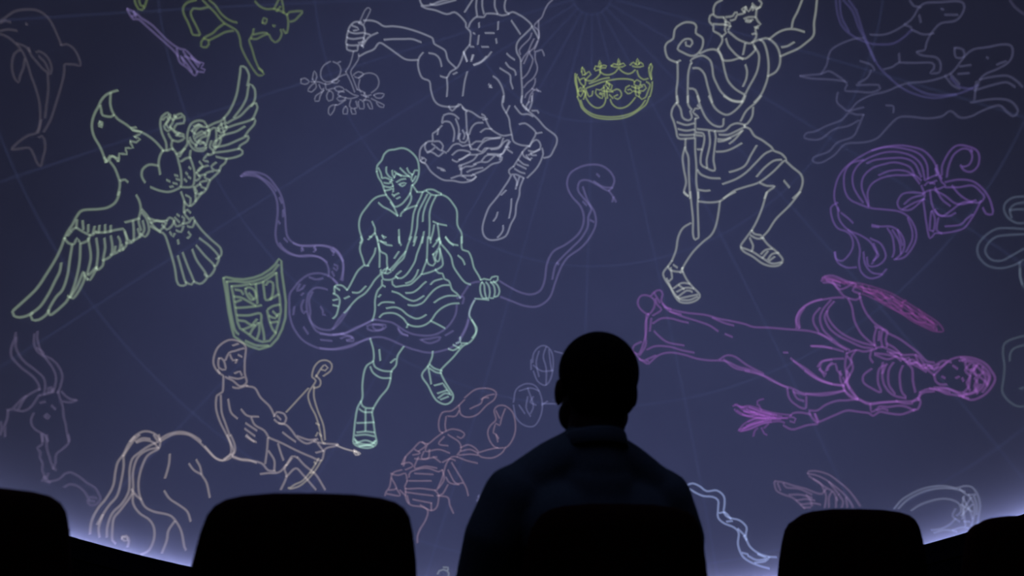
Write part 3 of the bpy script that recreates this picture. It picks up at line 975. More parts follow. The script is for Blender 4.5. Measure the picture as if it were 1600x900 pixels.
3577 2120 3550 2075 3652 2040 3787 1996 3878 2006 3868 2043 3664 2098
3830 2192 3781 2136 3685 2110
3476 2075 3451 1993 3501 1920 3548 1882 3650 1944 3781 1971 3923 1967 4031 1980 4137 1983 4302 1950 4437 1942 4542 1958 4624 2014 4706 2068 4777 2084 4886 2061 5011 2039 5079 1997 5065 1921 5012 1876 4911 1856 4812 1850 4755 1820 4706 1754
3548 1882 3691 1881
3678 1815 3610 1832 3545 1865 3463 1815 3315 1795 3200 1767 3109 1768 3084 1728 3152 1696 3242 1687 3378 1746 3523 1748 3626 1775
3678 1815 3605 1711 3539 1638 3393 1619 3292 1551 3144 1528 3138 1485 3206 1462 3338 1506 3459 1586 3632 1564 3755 1569 3854 1632 3972 1704 4073 1694 4230 1633 4360 1612 4448 1636 4513 1558 4606 1538 4706 1556 4850 1559 4898 1494 4945 1430 4992 1463 4960 1554 4878 1606 4758 1638 4632 1654
4610 2151 4683 2109 4667 2049 4605 2070 4618 2148
4472 1947 4515 1850 4569 1799
4522 1947 4578 1838
4755 1820 4865 1807 4984 1773 5045 1703 5076 1643
4687 1744 4816 1742 4956 1726 5019 1663
4721 1815 4668 1667
4856 1982 4869 1969
4616 1983 4711 1967
4584 1927 4678 1904
4921 1893 5002 1896
3897 1845 3961 1819 3949 1762
#hunting_dog_far
3351 2282 3422 2352 3458 2430 3507 2479 3607 2504 3740 2510 3829 2493
3897 2504 4025 2466 4154 2471 4271 2501 4333 2530 4405 2590 4481 2605 4611 2563 4740 2526 4795 2481 4776 2422 4691 2371 4559 2394 4500 2372 4435 2328 4386 2277 4353 2221 4277 2229 4325 2179 4433 2128 4460 2068 4432 1993 4351 2011 4393 2040 4389 2091 4244 2137 4097 2183 4039 2166 3950 2166
4117 2262 4107 2188
4341 2679 4360 2622 4421 2584
4594 2509 4612 2499
4286 2428 4373 2357 4471 2332
4385 2462 4387 2529
4233 2496 4290 2444
3746 2301 3841 2240 3864 2182
4611 2450 4720 2410
#leash
3775 2861 3820 2745 3834 2586 3854 2443 3896 2242 3957 2121 4064 1970 4180 1868 4332 1789 4494 1764 4626 1764 4728 1780
3722 2877 3785 2755 3804 2613 3836 2483 3883 2263
3650 2898 3634 2765 3659 2637 3760 2513 3854 2443 3952 2397 4089 2364 4203 2388 4286 2428
3686 2887 3665 2738 3704 2590
4135 1975 4248 1865 4369 1803 4527 1762
4515 1917 4573 1814 4676 1764
#lyre_corner
5178 2361 5202 2286 5251 2210
#ribbon_hair:hair
4081 1100 4031 1160 3957 1178 3852 1202 3743 1203 3643 1169 3593 1098 3586 1003 3595 952 3714 912 3831 872 3913 807 3958 702 3960 607 3918 521 3833 442 3742 435
4062 1074 4004 1182 3920 1234 3814 1251 3716 1233
4031 1160 4000 1246 3887 1314 3779 1323 3665 1309 3576 1248 3546 1157 3563 1056 3582 971
4087 1131 4049 1266 3969 1333 3849 1363 3709 1380 3627 1366
4113 1108 4105 1236 4046 1330 3934 1398 3813 1427 3684 1418 3565 1380 3488 1299 3471 1189 3503 1084 3540 1012
4142 1101 4152 1240 4096 1349 3956 1432 3821 1473 3693 1472
4220 1113 4224 1221 4157 1349 4061 1413 3945 1459 3806 1477 3676 1468 3523 1421 3417 1363 3339 1281 3289 1159 3284 1062 3312 974
3601 1404 3487 1397 3409 1315 3388 1173 3421 1068 3507 1002 3580 955
3308 1057 3238 1021 3239 905 3276 816 3350 771 3391 715 3396 632 3356 557 3287 503 3227 529 3227 595
3219 596 3239 494 3311 434 3403 420
3301 1009 3302 894 3368 784 3469 717 3553 637 3588 550 3613 498 3562 458
3326 955 3395 877 3422 839
3368 784 3435 691 3452 574 3431 464 3443 365 3513 297 3606 306 3665 360
3557 669 3641 605 3674 503 3652 443 3586 406 3511 418 3505 500
3480 553 3483 439 3534 350 3622 320
3588 792 3662 762 3752 744 3820 683 3851 581 3824 491 3758 440
3720 734 3754 648 3753 521 3730 461
3762 710 3807 590 3808 479
3586 776 3646 757
3911 791 3932 676 3919 584 3854 486
3807 701 3832 553
3581 616 3599 516 3543 429
#ribbon_hair:bow_knot
4074 1055 4088 957 4051 918 3952 862 3863 881 3843 949 3899 1016 3990 1011 4077 983
3900 921 3967 961 4074 968
3878 878 3991 916 4083 927
4111 1093 4174 1109 4234 1110 4252 1043 4276 1006 4213 990 4124 996 4076 976
4149 1053 4212 1068
4103 1048 4137 1071 4192 1042
4263 1102 4286 1190 4356 1280 4425 1323 4497 1310 4587 1246 4603 1180 4572 1098 4508 1069 4455 1099 4435 1150
4303 1077 4334 1162 4396 1253 4477 1285 4531 1262 4547 1196 4505 1131 4447 1132
4545 1258 4556 1239
4236 1203 4237 1125
4216 1177 4258 1073
4281 1036 4398 1029 4507 985 4578 898 4617 797 4626 689 4615 662 4568 680 4550 738
4273 991 4386 963 4500 949 4559 873 4578 822 4530 789 4449 824 4376 904 4332 992
4182 982 4260 916 4321 840 4389 808 4506 817
4187 1012 4227 893 4288 817
4139 992 4136 883 4153 801 4203 743 4281 772 4391 823 4475 802
4068 930 4066 821 4064 711 4073 569 4123 605 4180 593 4281 587 4369 598 4437 659 4490 722 4546 800
4124 808 4084 644 4111 623 4141 726 4124 808
4172 735 4142 632 4180 593
4155 816 4176 765 4259 730 4321 747
4457 700 4395 668 4346 634 4217 647
#maiden:arm
3073 336 3091 372 3178 374 3300 304 3381 262 3347 208 3414 168
3086 319 3157 310 3197 274 3234 209 3272 159 3367 116 3411 139
3173 322 3222 240 3294 245 3355 281
3105 362 3174 337 3242 297
3117 338 3239 268
#palm_frond
3083 365 3160 339 3243 305 3325 270
3088 342 3145 334 3215 316 3283 277
3106 377 3176 352 3259 317 3312 280
3285 299 3424 263 3544 208 3675 136 3776 55 3875 -32 3973 -118 4057 -201 4089 -276 4012 -265 3924 -210 3837 -148 3738 -54 3636 19 3546 90 3428 166
3338 254 3488 202 3619 123 3719 35 3819 -52 3917 -152 4014 -237
3437 254 3443 179
3457 177 3538 150 3629 92 3698 96
3534 107 3587 84 3644 105
3594 156 3641 76 3688 -4 3757 1 3695 68
3673 115 3746 31 3803 51
3741 -26 3790 -76 3858 -72 3810 -7
3815 -94 3876 -160 3955 -172 3896 -92
3900 -50 3946 -128
3947 -114 3994 -178 4043 -213
3995 -164 4039 -255
3775 41 3753 -42
3378 233 3471 175 3587 84 3700 -27 3814 -109 3938 -205 4038 -262
3421 241 3511 154 3567 160 3643 90 3717 7 3798 2 3868 -102 3957 -144 4015 -230
3445 193 3537 136 3598 60 3692 32 3764 -58 3843 -84 3915 -173 3991 -206
3327 285 3407 243 3474 204 3568 175 3672 108 3773 27 3860 -51 3946 -128 4018 -195
3490 224 3512 169 3568 175
#maiden:torso
3400 170 3418 64 3451 -29 3512 -125 3563 -168 3613 -225 3715 -296 3802 -379 3864 -443 3923 -521 3987 -543
3298 140 3325 47 3335 -73 3381 -196 3444 -277 3495 -327
3509 -154 3549 -173 3614 -211 3595 -281 3602 -354
3522 -170 3493 -268 3506 -357
3575 -191 3554 -276 3562 -349
3546 -202 3532 -288
3478 -369 3548 -348 3627 -386 3717 -440 3810 -451 3861 -471 3896 -532 3918 -590 3979 -653
3489 -399 3596 -426 3701 -466 3778 -518 3854 -569 3916 -618
3464 -367 3445 -438 3469 -484
3488 -413 3593 -468 3676 -449
3599 -397 3650 -432 3713 -496
3717 -440 3727 -484 3781 -476 3791 -519 3844 -526
3604 -325 3668 -376 3717 -440
3624 -414 3705 -424
3933 -564 3985 -570 4066 -538 4129 -560
3957 -595 4036 -590 4090 -555
3836 -454 3857 -527 3893 -574 3944 -593
3242 -372 3327 -352 3395 -374 3464 -367
3242 -372 3220 -487 3226 -605 3193 -690 3231 -752 3298 -801
3327 -352 3280 -420 3287 -523 3240 -607 3235 -694 3312 -802
3247 -402 3277 -464 3231 -533 3256 -579 3210 -648
3452 -540 3379 -591 3375 -663 3453 -728 3519 -762 3498 -660 3519 -547 3590 -511
3551 -493 3541 -635 3562 -723 3625 -800 3729 -838
3645 -503 3599 -570 3591 -698 3639 -787
3723 -540 3690 -622 3694 -764 3730 -824
3764 -531 3800 -577 3799 -690 3812 -790
3576 -524 3543 -593
3312 -802 3405 -853 3514 -855 3648 -859 3754 -868 3834 -862
#maiden:head
4280 -592 4237 -642 4271 -700 4242 -751 4262 -822
4329 -612 4299 -663 4332 -721 4302 -785 4322 -855
4209 -529 4282 -559 4343 -587 4401 -648 4432 -720 4402 -797
4170 -860 4247 -847 4312 -827 4353 -778
4009 -781 4086 -789 4160 -824 4235 -846
3932 -767 4008 -788 4097 -818
3728 -469 3777 -532 3844 -526 3892 -587 3946 -566 3982 -612 4025 -561
3751 -515 3807 -493 3868 -557 3921 -549 3971 -583
3979 -653 3988 -710 4024 -742 4076 -747
3979 -653 4063 -579 4131 -532 4222 -523 4321 -550 4404 -608 4448 -681 4467 -751 4411 -838 4345 -884 4269 -903 4195 -869
4245 -547 4194 -554
4139 -589 4175 -621
4156 -701 4183 -690
4042 -674 4067 -691
4219 -557 4293 -581 4351 -642 4394 -729 4350 -818 4273 -850 4209 -857
4289 -634 4270 -714 4251 -793 4211 -830
4243 -574 4251 -630 4300 -650 4342 -600
4304 -609 4322 -693 4373 -685 4377 -632
4307 -718 4328 -775 4299 -826
4346 -709 4403 -783 4361 -846
4386 -674 4420 -718 4403 -783
4207 -707 4217 -735
3971 -764 4048 -772 4123 -807 4208 -870
3851 -793 3918 -772 3995 -787 4070 -829 4158 -852 4245 -887
3834 -862 3851 -793
#maiden:wing
2805 -86 2813 20 2878 103 2984 151 3086 161 3186 163 3257 153
2834 -89 2835 17 2892 102
3036 84 2973 17 2967 -58 3004 -138
3142 146 3063 66 3027 -20 3048 -127 3113 -210 3191 -292 3272 -346
3169 128 3106 61 3100 -14 3149 -109 3227 -193 3334 -264 3441 -313 3495 -327
3097 47 3071 -10 3105 -119 3184 -203 3291 -274 3384 -329 3479 -354
3003 -153 3070 -205 3150 -273 3244 -343
#maiden:feet
1385 169 1302 232 1283 306 1321 363 1393 358 1448 311 1445 239 1385 169
1421 357 1451 391 1509 409 1536 364 1519 307 1544 247 1613 206
1451 384 1490 309 1503 279
1427 152 1514 205 1474 266 1463 325
1385 169 1363 156 1357 -4 1317 -147 1272 -233 1216 -201 1232 -144 1304 -110
1384 155 1353 84 1348 -62 1345 -149 1285 -248
1277 -284 1353 -337
1284 -291 1368 -309
1284 -284 1230 -216
#maiden:gown
1544 232 1627 198 1766 159 1946 124 2068 78 2204 39 2325 0 2404 -36 2551 -56 2710 -86 2815 -104 2931 -130 3032 -175 3119 -232
1598 185 1736 118 1873 65 1982 14 2061 -49
1531 270 1598 185 1709 149
2014 90 2121 31 2215 -5
1424 72 1510 118 1609 112 1706 77 1775 58
1435 -8 1489 -69 1571 -131 1723 -169
1367 -338 1468 -256 1581 -233 1719 -262 1828 -304 1951 -333 2115 -351 2234 -416 2340 -451 2432 -500 2523 -548 2612 -610 2689 -656
1347 -294 1440 -255
1357 -193 1443 -161 1583 -175 1707 -219 1817 -247
1411 124 1392 -6
2128 -83 2195 -117
2061 -333 2131 -296 2212 -316 2303 -393 2394 -455 2472 -503
2102 -336 2206 -428 2340 -465
2829 -91 2809 -6 2855 85 2953 143 3060 164
2934 -274 3024 -283 3113 -313
2731 -371 2818 -461 2917 -551 3003 -613 3091 -647
2973 -475 3015 -425 3105 -420
2984 -503 3046 -549
3104 -447 3063 -483 3047 -522
2669 -311 2708 -314
2922 -272 3021 -289 3119 -314 3215 -354
2756 -400 2866 -484 2974 -583 3084 -644 3194 -669
2994 -496 3011 -438 3098 -416 3210 -420
2994 -496 3031 -573
3063 -517 3080 -474 3137 -465 3147 -525 3186 -572
2853 -722 2966 -731 3107 -727 3205 -721
2739 -699 2852 -737
2300 -462 2452 -513 2538 -572 2637 -626 2735 -665 2832 -718 2979 -748 3090 -744 3200 -721
2856 -506 2939 -578 3035 -631 3131 -664 3203 -677
3175 -534 3170 -610 3191 -676 3222 -755 3268 -797 3315 -813
3235 -540 3229 -641 3272 -734 3315 -813
3195 -600 3249 -706
2685 -662 2694 -741 2741 -809 2838 -861 2855 -752
2735 -678 2768 -759 2829 -789
#maiden:wheat_hand
2885 -921 2799 -897 2724 -899 2698 -923 2747 -952 2733 -989 2696 -974
2942 -1014 2843 -1021 2768 -1043 2706 -1052 2633 -1010
#wheat
2170 -801 2210 -784 2246 -832 2296 -861 2372 -878 2460 -909 2548 -927 2673 -947
2182 -829 2219 -870 2295 -901 2397 -893
2247 -819 2311 -802 2387 -826 2462 -857 2562 -889 2711 -917
2401 -801 2402 -761 2460 -745
2414 -802 2437 -856
2297 -835 2373 -865
2214 -1042 2267 -978 2371 -931 2472 -930 2585 -942 2698 -936
2226 -1049 2316 -1033 2406 -998 2483 -976 2597 -969 2646 -985
2266 -1018 2369 -983 2446 -961
2352 -1100 2367 -1048 2393 -1024
2431 -1025 2454 -1079 2479 -1093
2495 -989 2456 -1027
2257 -885 2333 -916 2434 -921 2560 -934
2292 -993 2395 -971 2522 -952
2335 -863 2461 -883 2623 -925
2271 -846 2347 -890 2460 -909
2190 -789 2247 -812 2310 -849 2423 -888 2548 -914
2207 -843 2270 -886 2346 -910 2447 -935 2573 -935
2234 -805 2292 -815 2349 -831 2436 -869 2524 -897
2221 -1029 2291 -1012 2382 -977 2497 -950 2610 -950
2239 -1043 2329 -1021 2432 -980 2521 -971
2252 -1030 2318 -987 2395 -952 2497 -937
2271 -860 2335 -870 2410 -893 2510 -919
2324 -816 2386 -846 2462 -870 2574 -909
2306 -960 2383 -931 2472 -936
#coil_right
4888 748 4807 762 4740 735 4716 681 4737 601 4797 542 4849 529
4879 699 4810 702 4763 669 4764 595
4762 662 4816 656 4869 642
4841 479 4723 515 4628 530 4523 487 4456 411 4457 320 4515 232 4619 188 4730 195 4801 223
4834 437 4714 458 4618 465 4542 422 4511 354 4549 278 4628 253 4715 279 4815 316
4766 209 4756 93 4760 19
#pot_right
4722 -413 4632 -426 4567 -456 4548 -534 4550 -641 4535 -745 4515 -849 4552 -933 4621 -992 4672 -997
4714 -491 4636 -506 4601 -554 4596 -607
4655 -852 4684 -842
4763 154 4754 89 4770 -8
#water_snake
1720 -1550 1768 -1535 1835 -1563 1902 -1612 1997 -1607 2063 -1662 2069 -1742 2062 -1809 2102 -1862 2208 -1890 2274 -1956 2267 -2034 2301 -2125 2380 -2190 2472 -2221 2551 -2227
1740 -1589 1807 -1631 1875 -1659 1956 -1667 2009 -1701 2008 -1782 2008 -1862 2061 -1915 2155 -1955 2201 -2008 2194 -2112 2235 -2216 2301 -2267 2394 -2305 2486 -2329
2021 -1822 2075 -1816 2128 -1876
2088 -1902 2141 -1896
2194 -1969 2261 -2034
2248 -2034 2274 -2073
2288 -2216 2367 -2254 2459 -2240 2380 -2202
2354 -2279 2446 -2266 2485 -2228
2235 -2190 2288 -2203
#bird
2542 -1532 2620 -1547 2723 -1583 2825 -1612 2901 -1646 2965 -1661 3004 -1617
2535 -1538 2553 -1618 2618 -1659 2695 -1687 2759 -1740 2810 -1793
2567 -1553 2592 -1619
2620 -1554 2645 -1594 2761 -1610 2876 -1665
2670 -1660 2773 -1663 2875 -1691
2734 -1714 2824 -1703 2900 -1717
2772 -1753 2887 -1743 2951 -1757
2797 -1780 2861 -1781
2824 -1664 2862 -1716 2874 -1768
2841 -1469 2854 -1449 2931 -1452 3032 -1488 3119 -1556 3192 -1622 3253 -1700 3302 -1776
2841 -1475 2905 -1484 2993 -1526 3080 -1593 3154 -1659 3215 -1737 3240 -1788
2853 -1495 2929 -1550 3004 -1604 3066 -1644 3103 -1722
2891 -1522 2954 -1563 2978 -1616 3003 -1681 2989 -1783
3030 -1553 3079 -1619 3116 -1671
3054 -1644 3028 -1694 3027 -1784
3116 -1671 3153 -1735 3140 -1786
3091 -1696 3090 -1785
3179 -1698 3190 -1787
#crater
3595 -1807 3656 -1735 3741 -1682 3837 -1642 3931 -1624 4025 -1625 4116 -1646 4174 -1630 4242 -1645 4286 -1717 4301 -1799 4289 -1881 4277 -1962
3631 -1808 3704 -1736 3812 -1678 3907 -1651 4001 -1642 4093 -1651 4184 -1678
3739 -1828 3810 -1781 3905 -1747 3999 -1732 4080 -1746 4137 -1783 4147 -1843 4113 -1877
4172 -1713 4160 -1784 4170 -1867 4181 -1961
4207 -1703 4251 -1786 4249 -1880 4226 -1961
4161 -1725 4216 -1832 4238 -1903
4229 -1727 4171 -1820 4158 -1902
3903 -1993 3985 -1982 4054 -1947 4101 -1901
4102 -1818 4078 -1877 4135 -1925
4169 -1925 4215 -1926
4139 -1653 4195 -1702 4264 -1704
4077 -1995 4158 -1972 4226 -1984
4252 -1716 4273 -1787 4272 -1869
4148 -1784 4239 -1845
4239 -1786 4147 -1878
3926 -2017 4019 -1994 4112 -2007
#wolf_tip
-735 -2392 -719 -2362 -679 -2351 -640 -2363 -624 -2385 -628 -2415
-679 -2329 -632 -2333 -632 -2355
-538 -2370 -514 -2385 -522 -2408
#eagle:talon.
-3562 1504 -3582 1576 -3634 1654 -3665 1738 -3661 1799 -3616 1848 -3583 1833 -3597 1785 -3612 1743 -3583 1712 -3554 1764 -3543 1828 -3488 1871 -3453 1849 -3450 1789 -3508 1768 -3529 1710 -3486 1689 -3432 1686 -3418 1651 -3472 1608 -3535 1617 -3574 1661
-3571 1730 -3526 1695 -3466 1663 -3436 1670
-3434 1472 -3402 1555 -3379 1606 -3394 1695 -3380 1790 -3326 1840 -3256 1848 -3224 1801 -3286 1795 -3324 1741 -3328 1671 -3286 1703 -3230 1746 -3205 1782 -3196 1730 -3253 1695 -3284 1642 -3299 1593 -3252 1587 -3193 1615 -3219 1575 -3294 1563 -3347 1598 -3369 1639
-3362 1733 -3337 1769 -3298 1816
-3279 1658 -3231 1653 -3203 1628
-3648 1772 -3617 1810 -3589 1786 -3623 1718 -3585 1681 -3554 1719
-3553 1841 -3518 1819 -3476 1844
-3605 1828 -3552 1795 -3528 1832
-3496 1656 -3471 1692
-3367 1670 -3337 1631 -3287 1611
-3347 1782 -3311 1805 -3272 1806
-3354 1734 -3311 1713 -3263 1754 -3220 1733
-3318 1658 -3259 1632 -3223 1655
#eagle:wing.
-3920 1031 -3925 978 -3945 922 -4001 868 -4080 835 -4207 796 -4246 737 -4273 650 -4303 579 -4321 517
-4321 517 -4283 482 -4235 485 -4216 540 -4183 503 -4126 537 -4113 590
-4321 517 -4340 413 -4372 306 -4421 182 -4482 43 -4559 -69 -4614 -141 -4652 -196 -4636 -228 -4591 -234 -4536 -211 -4495 -176 -4438 -110 -4386 5 -4348 125 -4320 216 -4317 295
-4278 592 -4243 628 -4200 616 -4142 596 -4093 595 -4065 637
-4277 585 -4298 544
-4240 701 -4236 630
-4193 705 -4174 629
-4140 680 -4131 616
-4084 677 -4089 610
-4045 693 -4042 627
-3998 710 -3988 639
-3949 713 -3941 655
-4063 623 -3982 644 -3916 675 -3835 707
-4495 -176 -4505 -205 -4488 -237 -4438 -229 -4379 -170 -4360 -104 -4319 -5 -4275 67 -4251 201 -4250 345 -4248 475
-4370 -134 -4353 -173 -4305 -130 -4236 -40 -4214 6 -4181 5 -4142 76 -4108 191 -4123 253 -4160 116 -4208 8 -4229 18
-4208 8 -4179 156 -4167 332 -4182 496
-4082 196 -4061 192 -4029 271 -4021 316 -4086 231 -4079 393 -4123 559
-4113 226 -4081 189
-4021 316 -4011 289 -3969 340 -3972 413 -3969 502 -3988 587
-4020 302 -4025 447 -4056 573
-3975 383 -3912 439 -3910 528 -3936 619
-3913 447 -3849 496 -3847 585 -3874 625
-3883 482 -3882 534
-3842 497 -3793 551 -3796 625 -3826 694
-3809 511 -3829 559
-3797 580 -3736 606 -3743 710 -3762 796
-3817 680 -3780 613 -3750 604
-3737 614 -3686 661 -3710 731
-3829 767 -3776 793 -3709 829
-3683 692 -3637 670 -3609 736 -3644 835 -3695 885
-3685 654 -3651 728 -3677 813
-3768 1035 -3731 983 -3709 912 -3713 806 -3680 722
-3699 914 -3641 865 -3587 793 -3507 739
-3631 845 -3520 836 -3463 854 -3478 798 -3509 754
-3604 805 -3550 838 -3476 837
-3502 809 -3453 772 -3413 810 -3398 866 -3439 889 -3463 854
-3398 866 -3370 818 -3314 851 -3307 906 -3330 917
-3314 851 -3258 876 -3241 925
-3395 897 -3346 861
-3377 931 -3353 920
#goat:horn.
-4437 -330 -4431 -395 -4409 -459 -4384 -511 -4355 -546 -4298 -611 -4262 -674 -4251 -739 -4261 -818
-4461 -355 -4452 -443 -4427 -495 -4383 -527 -4324 -542 -4270 -574 -4229 -625 -4203 -689 -4212 -779 -4229 -837
-4429 -473 -4391 -490 -4368 -514
#dolphin:flipper.
-4950 2035 -4913 1982 -4844 1938 -4777 1899 -4715 1881 -4713 1916 -4732 1966 -4772 2009 -4819 2032 -4860 2035 -4877 2017
-4848 1994 -4782 1960 -4731 1898
#kneeler:arm.
114 2466 107 2397 183 2316 284 2233 371 2139 482 2054 492 1984 453 1904 414 1846 346 1830
30 2363 69 2317 107 2282 183 2281 233 2257
81 2178 144 2189 219 2142 263 2094 256 2060 218 2002 192 1944
269 2083 332 2093
224 2465 223 2396 183 2316 158 2362 197 2408
222 2315 285 2314 298 2291
120 2374 158 2327
192 1956 217 1990 268 2019 305 1989 310 1931 229 1885 179 1863
180 1956 129 1910 79 1840 17 1746
329 1930 340 1871 302 1779 251 1709 164 1628
179 1909 241 1897 304 1919
154 1863 191 1816 216 1833
111 1898 129 1851 203 1810
67 1817 128 1769 178 1757
54 1770 79 1758 153 1722
29 1723 91 1687 140 1675
17 1746 -32 1711 -20 1664 42 1664 127 1628
204 1886 216 1862 266 1861
#branch:fruit.
-1732 2539 -1680 2583 -1610 2604 -1537 2587 -1503 2527 -1518 2462 -1576 2411
#bearer:arm.
-1351 582 -1406 520 -1448 447 -1502 373 -1568 322 -1622 261 -1664 200 -1696 163
-1703 307 -1654 334
#bearer:hand.
-323 563 -288 576 -229 565 -206 595 -147 601 -147 565 -182 541 -217 541
-311 540 -328 492 -322 421 -298 374 -269 374 -281 445 -288 517 -311 540
-270 540 -241 505 -228 434 -240 375 -263 374
-223 541 -188 506 -176 435 -193 375 -222 375
-194 553 -147 506 -129 447 -146 399 -175 387
-380 367 -321 364 -239 357
#bearer:leg.
-1429 -83 -1394 -193 -1390 -305 -1450 -355 -1479 -435 -1490 -562 -1487 -688 -1530 -784 -1550 -909 -1561 -1064 -1560 -1142 -1491 -1178 -1400 -1181 -1340 -1136 -1357 -1028 -1375 -903 -1384 -810 -1318 -682 -1244 -584 -1215 -488 -1209 -408 -1164 -343 -1151 -247 -1092 -148
-1390 -312 -1373 -367 -1295 -404 -1202 -408
-1419 -369 -1386 -431 -1308 -476 -1215 -476
-1335 -190 -1321 -301
-1219 -321 -1174 -279
-1501 -720 -1485 -766 -1438 -788 -1377 -786
-1514 -799 -1468 -828 -1392 -826
-1453 -796 -1449 -1015
-1534 -940 -1366 -927
-1532 -1033 -1448 -1022 -1364 -1028
-1546 -1064 -1448 -1053 -1364 -1067
-1545 -1141 -1447 -1108 -1355 -1136
-1553 -1095 -1507 -1156 -1385 -1152 -1348 -1105
-1545 -1110 -1492 -1140 -1400 -1145 -1355 -1113
-1506 -1171 -1431 -1154 -1370 -1164
#scorpion:claw.
-86 -1163 -159 -1163 -214 -1107 -242 -1014 -215 -939 -160 -883 -179 -789 -142 -741 -68 -741 6 -807 34 -920 25 -1032 -21 -1125 -67 -1163
-141 -1107 -159 -1032 -187 -1014 -160 -920 -123 -939 -104 -864 -68 -769
-160 -789 -123 -864
-324 -1210 -233 -1182 -141 -1163
-67 -1163 -104 -1218 -196 -1265 -306 -1256 -343 -1219
-159 -1032 -132 -1070
#scales:pan.
-338 -1645 -310 -1673 -352 -1687
-324 -1631 -343 -1701
#herdsman:leg.
2174 1247 2151 1141 2112 1010 2057 920 1971 861 1870 775 1796 685 1744 607
1863 1064 1777 1018 1723 926 1695 805 1647 698
#herdsman:sandal.
2460 919 2401 853 2341 779 2363 722 2450 658 2535 580 2623 542 2701 546 2731 595 2675 683 2604 759 2558 832
2460 919 2483 882 2547 860
2443 874 2505 832 2571 830
2434 848 2459 764 2441 713
2340 765 2441 713 2540 633 2625 569 2716 570
2530 675 2573 709 2639 714
2590 613 2634 661 2699 666
2602 599 2657 632
2540 633 2597 693
#maiden:arm.
2874 -882 2948 -887 3023 -841 3123 -810 3219 -812 3315 -813 3385 -856 3443 -867 3503 -860 3573 -859 3655 -860
2943 -1002 3017 -975 3116 -937 3214 -906 3310 -925 3404 -945 3438 -972 3499 -940 3568 -957 3672 -978 3753 -960 3801 -940
2873 -895 2896 -948 2943 -1002 2922 -911 2955 -990
3420 -859 3428 -934 3476 -913 3501 -890 3571 -902 3665 -898 3733 -916 3788 -951
3476 -926 3524 -911 3569 -933
3781 -877 3829 -845 3850 -884 3823 -942 3788 -951
3829 -845 3878 -801 3969 -798
3644 -853 3712 -883 3781 -889
"""
figs = {}
for L in DATA.strip().split('\n'):
    if L[0] == '#': cur = L[1:]; figs[cur] = []; continue
    v = [math.radians(int(x)/100) for x in L.lstrip('~').split()]
    figs[cur].append(smooth_pts([sph(v[i], v[i+1], R) for i in range(0, len(v), 2)], L[0] == '~'))
